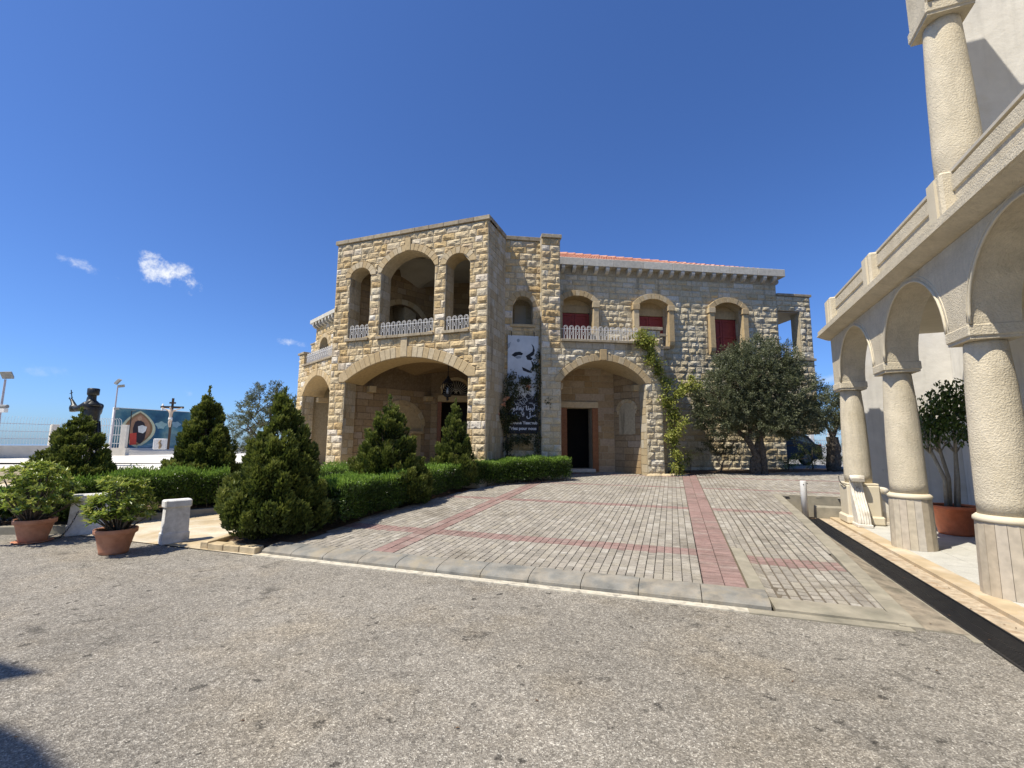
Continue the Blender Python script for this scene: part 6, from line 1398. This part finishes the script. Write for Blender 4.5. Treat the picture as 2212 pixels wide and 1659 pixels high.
for d in (-.75, .55): mb = MB(); mb.box(FCa, 3.97, 4.06, d, d + .2, 1.45, 1.65); mb.build('tail_light', m_lens, car)
for d in (-.7, .5): mb = MB(); mb.box(FCa, -.01, .1, d, d + .22, 1.28, 1.40); mb.build('headlight', m_glass, car)
mb = MB(); mb.box(FCa, .3, .5, .83, .98, 1.62, 1.74); mb.build('wing_mirror', m_carb, car)
# ------------------------------------------------------------------ small things near the camera and on the building
def bollard(x, y, ang, label, w=.115, l=.24, h=.66, lean=0):
    t = thing('bollard', (x, y, 0), label, 'bollard', 'white stone bollards at the path entrance'); f = Fr((x, y), (math.cos(ang), math.sin(ang), 0), (math.sin(ang), -math.cos(ang), 0))
    mb = MB(); mb.cbox(f, -l - .015, l + .015, -w - .01, w + .01, 0, .17, .01); mb.build('foot', m_bolw, t)
    mb = MB(); mb.hexa([f.w(s * k, d * k, z) for z, k in ((.17, 1), (h - .12, .95)) for s, d in ((-l, -w), (l, -w), (l, w), (-l, w))]); mb.build('shaft', m_bolw, t)
    mb = MB(); mb.cbox(f, -l * .9 - .03, l * .9 + .03, -w - .02, w + .02, h - .12, h, .018); mb.build('cap', m_bolw, t)
    return t
bollard(-5.19, 7.28, math.radians(50), 'white stone bollard at the right side of the path, next to the yellow kerb', .08, .165)
bollard(-7.10, 7.92, math.radians(42), 'white flaking stone bollard half hidden behind the nearer pot', .10, .26, .66)
ch = MB(); pts = [V3(-7.08, 7.68, .40) * (1 - f) + V3(-7.2, 7.55, .02) * f + V3(0, 0, -.05 * math.sin(PI * f)) for f in np.linspace(0, 1, 11)] + [V3(-7.3, 7.5, .015), V3(-7.4, 7.5, .015)]
for i, (a, b) in enumerate(zip(pts[:-1], pts[1:])):
    m_ = (a + b) / 2; d = (b - a) / 2 * 1.25; sd = np.cross(d / np.linalg.norm(d), V3(0, 0, 1) if i % 2 else V3(1, 0, 0)); sd = sd / (np.linalg.norm(sd) + 1e-6) * .012
    ch.tube([m_ + d * math.cos(t) + sd * math.sin(t) for t in np.linspace(0, 2 * PI, 9)[:-1]], .0045, 4, closed=True)
tag(ch.build('chain', m_iron), 'black iron chain hanging loose from the flaking bollard', 'chain')
# white pipe post
px_, py_ = 6.33, 10.08
pp_ = thing('pipe_post', (px_, py_, .012), 'white plastic pipe post standing at the far end of the drain', 'post')
mb = MB(); mb.lathe((px_, py_, .012), [(.062, 0), (.062, .79), (.058, .80)], 20); mb.build('pipe', m_white, pp_, True); mb = MB(); mb.tube([(px_ + .06, py_, .75), (px_ + .10, py_ - .01, .755)], .008, 6); mb.build('bolt', m_iron, pp_); mb = MB(); mb.tube([(px_ - .03, py_ - .052, .74), (px_ - .03, py_ - .064, .74)], .010, 6); mb.build('bolt', m_iron, pp_)
# marble scroll brackets beside the first column
m_scroll = mat('aged_white_marble', [(.58, .54, .44), (.66, .62, .53), (.50, .44, .34)], .7, 5, .2, .3, 40, .004, stain=(.10, .09, .08), stain_scale=4.2, stain_amt=.6)
def scroll(fr, label, w=.20, h=.90):
    t = thing('scroll_bracket', fr.w(0, 0, .05), label, 'stone bracket', 'marble scroll brackets round the end column')
    prof = []
    for f in np.linspace(0, 1, 22): z = .05 + h * f; d = .30 * (1 - f) ** 1.2 + .05 + .05 * math.sin(f * 2 * PI * 1.0); prof.append((d, z))
    prof += [(.17, .05 + h * .93), (.18, .05 + h), (.10, .08 + h), (.0, .07 + h)]
    back = [(-.02, .07 + h), (-.02, .05)]
    P = prof + back; n = len(P); mb = MB(); V = [fr.w(s, d, z) for s in (-w / 2, w / 2) for d, z in P]
    mb.add(V, [tuple(f) for f in tessellate_polygon([[Vector((d, z, 0)) for d, z in P]])] + [tuple(n + i for i in f) for f in tessellate_polygon([[Vector((d, z, 0)) for d, z in P]])] + [(i, (i + 1) % n, n + (i + 1) % n, n + i) for i in range(n)]); mb.build('body', m_scroll, t)
    for s in (-.06, -.02, .02, .06):
        q = MB(); q.tube([fr.w(s, d + .004, z) for d, z in prof[1:21]], .011, 5); q.build('flute', m_scroll, t, True)
    q = MB(); q.tube([fr.w(-w / 2 - .012, .10, .04 + h), fr.w(w / 2 + .012, .10, .04 + h)], .065, 14); q.build('volute', m_scroll, t, True)
    q = MB(); q.cbox(fr, -w / 2 - .02, w / 2 + .02, -.02, .40, .05, .11, .01); q.build('foot', m_scroll, t)
scroll(Fr(FA.w(11.02, -2.84, 0), FA.N, FA.T * -1), 'marble scroll bracket with stained flutes facing the camera at the end column')
scroll(Fr(FA.w(11.28, -3.24, 0), FA.T, FA.N * -1), 'marble scroll bracket on the inner side of the end column', .22, .66)
cw = MB(); cw.tube([FA.w(11.5, -2.68, .95), FA.w(11.4, -2.66, .86), FA.w(11.2, -2.66, .80), FA.w(11.05, -2.68, .78)], .008, 5); tag(cw.build('cable', m_iron), 'thin black cable sagging at the foot of the end column', 'cable')
# portrait banner on the recessed wall
ba = thing('portrait_banner', fb.w(.64, .10, 3.4), 'tall narrow banner with a black and white bearded face and white lettering', 'banner')
b0s, b1s, bz0, bz1 = .13, 1.13, 1.88, 5.03
m_bw = mat('banner_pale_print', [(.50, .54, .56), (.60, .63, .64)], .6, 1.6, .15); m_bb = mat('banner_black_print', [(.012, .013, .016), (.02, .02, .024)], .55, 3, .2); m_bt = mat('banner_white_lettering', [(.62, .64, .66), (.66, .68, .70)], .6, 3, .05); m_bg_ = mat('banner_grey_print', [(.22, .26, .29), (.30, .34, .37)], .6, 3, .2)
mb = MB(); mb.box(fb, b0s, b1s, .06, .075, bz0, bz1); mb.build('fabric', m_bw, ba)
for s in (b0s + .12, b1s - .14): q = MB(); q.tube([fb.w(s, .07, bz1 - .02), fb.w(s, .06, bz1 + .12), fb.w(s, .03, bz1 + .14)], .012, 5); q.build('hook', m_iron, ba)
S_ = lambda x, y: (b0s + x * (b1s - b0s) / 100, bz1 - y * (bz1 - bz0) / 320)
FPn = [0]
def pr(pts, m, k=0):
    FPn[0] += 1
    return flatpoly('print', fb, [S_(*p) for p in pts], .0765 + .0004 * k, m, ba)
pr([(0, 238), (10, 225), (24, 236), (40, 222), (55, 236), (70, 220), (86, 232), (100, 222), (100, 320), (0, 320)], m_bb)
pr([(12, 66), (24, 56), (40, 54), (50, 60), (46, 66), (34, 66), (22, 72)], m_bb, 1); pr([(22, 72), (34, 68), (46, 70), (42, 76), (30, 78)], m_bg_, 2)
pr([(58, 68), (70, 60), (80, 52), (82, 40), (76, 26), (84, 34), (88, 48), (84, 64), (74, 70), (62, 74)], m_bb, 1); pr([(60, 74), (74, 70), (82, 76), (76, 82), (64, 80)], m_bb, 2)
pr([(76, 82), (84, 90), (86, 108), (82, 120), (76, 112), (80, 100)], m_bb, 1); pr([(46, 104), (60, 110), (76, 118), (80, 124), (66, 122), (50, 116)], m_bb, 1); pr([(0, 30), (10, 22), (6, 40), (0, 46)], m_bg_, 1)
pr([(0, 215), (14, 196), (30, 206), (42, 190), (56, 204), (66, 186), (82, 200), (92, 186), (100, 196), (100, 240), (0, 245)], m_bb, 1)
rb = np.random.default_rng(5)
for k in range(62):
    x, y = rb.uniform(6, 94), rb.uniform(176, 232); q = MB(); a = rb.uniform(-.8, 2.2); pts = []
    for i in range(6): pts.append(fb.w(*[S_(x, y)[0]], .079, S_(x, y)[1])); x += 3.0 * math.cos(a); y += 3.0 * math.sin(a); a += rb.uniform(-.2, .9)
    q.tube(pts, .0055, 4); q.build('beard_line', m_bt if k % 3 else m_bg_, ba)
pr([(34 + 5 * math.cos(a), 17 + 6 * math.sin(a)) for a in np.linspace(0, 2 * PI, 12, endpoint=False)], m_bg_, 1)
def text(s, fr, cx, z, size, m, parent, d=.0785, align='CENTER', name='lettering', bold=.004):
    cu = bpy.data.curves.new('t', 'FONT'); cu.body = s; cu.size = size; cu.align_x = align; cu.offset = bold; cu.resolution_u = 3
    o = bpy.data.objects.new('t', cu); COL.objects.link(o); dg = bpy.context.evaluated_depsgraph_get(); me = bpy.data.meshes.new_from_object(o.evaluated_get(dg)); bpy.data.objects.remove(o)
    T, N = Vector(fr.T), Vector(fr.N); Z = Vector((0, 0, 1)); p = Vector(fr.w(cx, d, z) - wloc(parent))
    me.transform(Matrix(((T.x, Z.x, N.x, p.x), (T.y, Z.y, N.y, p.y), (T.z, Z.z, N.z, p.z), (0, 0, 0, 1)))); me.materials.clear(); me.materials.append(m); me.name = name
    return link(name, me, parent)
cx_ = (b0s + b1s) / 2
text('\uFE8F\uFEEE\uFED8\uFECC\uFEF3 \uFE8E\uFEE7\uFEEE\uFE91\uFE83 \uFE8E\uFEF3', fb, cx_ + .02, 2.62, .20, m_bt, ba)
text('\uFE8E\uFEE8\uFEE0\uFE9F\uFEF7 \uFEDE\uFEBB', fb, cx_ + .04, 2.40, .20, m_bt, ba)
text('Abouna Yaacoub', fb, cx_, 2.18, .135, m_bt, ba); text('Priez pour nous', fb, cx_, 2.00, .135, m_bt, ba)
# hanging lantern in the big porch
lx, ly, lz = FT.w(3.55, -1.55, 0)[0], FT.w(3.55, -1.55, 0)[1], 3.02
la = thing('lantern', (lx, ly, 4.2), 'black iron lantern hanging in the big porch arch', 'lantern')
mb = MB(); mb.tube([(lx, ly, 4.36), (lx, ly, 3.80)], .016, 6); mb.build('rod', m_iron, la)
mb = MB(); mb.lathe((lx, ly, 3.56), [(.20, 0), (.17, .04), (.07, .16), (.03, .25)], 8); mb.build('hood', m_iron, la)
for k in range(6): a = 2 * PI * k / 6; mb = MB(); mb.tube([(lx + .17 * math.cos(a), ly + .17 * math.sin(a), 3.56), (lx + .18 * math.cos(a), ly + .18 * math.sin(a), 3.42), (lx + .11 * math.cos(a), ly + .11 * math.sin(a), 3.14)], .012, 5); mb.build('cage_bar', m_iron, la)
mb = MB(); mb.lathe((lx, ly, 3.14), [(.03, -.16), (.05, -.10), (.03, -.06), (.12, -.02), (.12, .0)], 8); mb.build('finial', m_iron, la)
mb = MB(); mb.lathe((lx, ly, 3.2), [(.035, 0), (.045, .1), (.03, .22)], 10); mb.build('bulb', m_glass, la, True)
# dead leaves and oil spots stay small: leaves scattered near the drain and on the asphalt
dl_ = mat('dry_leaf', [(.10, .05, .025), (.16, .09, .04)], .8, 9, .3)
k = 46; s_ = rng.uniform(4.6, 12, k); n_ = rng.uniform(-2.6, -1.8, k); P = np.stack([FA.w(a, b, .02) for a, b in zip(s_, n_)])
P2 = np.stack([rng.uniform(-3, 4, 14), rng.uniform(2.2, 5.0, 14), np.full(14, .006)], 1); P = np.concatenate([P, P2]); A = unit(len(P)); A[:, 2] *= .1
o = leaves('fallen_leaves', P, A, np.tile(V3(0, 0, 1), (len(P), 1)), .028, .012, dl_, None); o['kind'] = 'stuff'
# unseen slabs added behind the camera's left, cut to the wanted shadow outlines
sh = SUN_H * math.cos(SUN_EL) / math.sin(SUN_EL)
rp = thing('shadow_caster', (-9, -2.5, 9.0), 'unseen slabs added to throw the shadow shapes on the near left asphalt', 'roof')
for pts in ([(-3.12, 3.30), (-3.75, 3.52), (-9, 5.2), (-9, 3.0), (-3.40, 3.14)], [(-2.78, 2.74), (-2.4, 2.58), (-2.08, 2.38), (-1.8, 2.0), (-1.5, 1.2), (-1.5, .2), (-9, .2), (-9, 2.6), (-3.2, 2.70)]):
    mb = MB(); mb.flat([(x + sh[0] * 9, y + sh[1] * 9) for x, y in pts], 8.8, 9.0); mb.build('shadow_slab', m_conc, rp)
# loose grit on the asphalt: a few hundred pebbles nobody could count
k = 1500; gx = np.concatenate([rng.uniform(-4.5, 4.2, 1000), np.array([UV(5.0 - abs(rng.normal(0, .12)), v)[0] for v in rng.uniform(-7, .8, 500)])])
gy = np.concatenate([rng.uniform(1.8, 5.5, 1000), np.zeros(500)])
for i in range(500):
    u, v = 4.96 - abs(rng.normal(0, .14)), rng.uniform(-7.5, .8); gx[1000 + i], gy[1000 + i] = UV(u, v)
keep_ = np.array([inpoly(x, y, ASPH) for x, y in zip(gx, gy)]); gx, gy = gx[keep_], gy[keep_]; k = len(gx); rr = rng.uniform(.0025, .0065, k)
oct_ = np.array([(1, 0, 0), (0, 1, 0), (-1, 0, 0), (0, -1, 0), (0, 0, .8)], float); V = (np.stack([gx, gy, np.full(k, .0)], 1)[:, None, :] + oct_[None] * rr[:, None, None] * rng.uniform(.6, 1.4, (k, 5, 1))).reshape(-1, 3)
F = np.concatenate([np.array([(0, 1, 4), (1, 2, 4), (2, 3, 4), (3, 0, 4)]) + 5 * i for i in range(k)])
o = link('grit', np_mesh('grit', V, F, mat('loose_grit', [(.10, .09, .075), (.30, .27, .22), (.5, .47, .40)], .9, 60, .3, use_rnd='attr'), rnd=np.repeat(rng.random(k), 5))); o['kind'] = 'stuff'
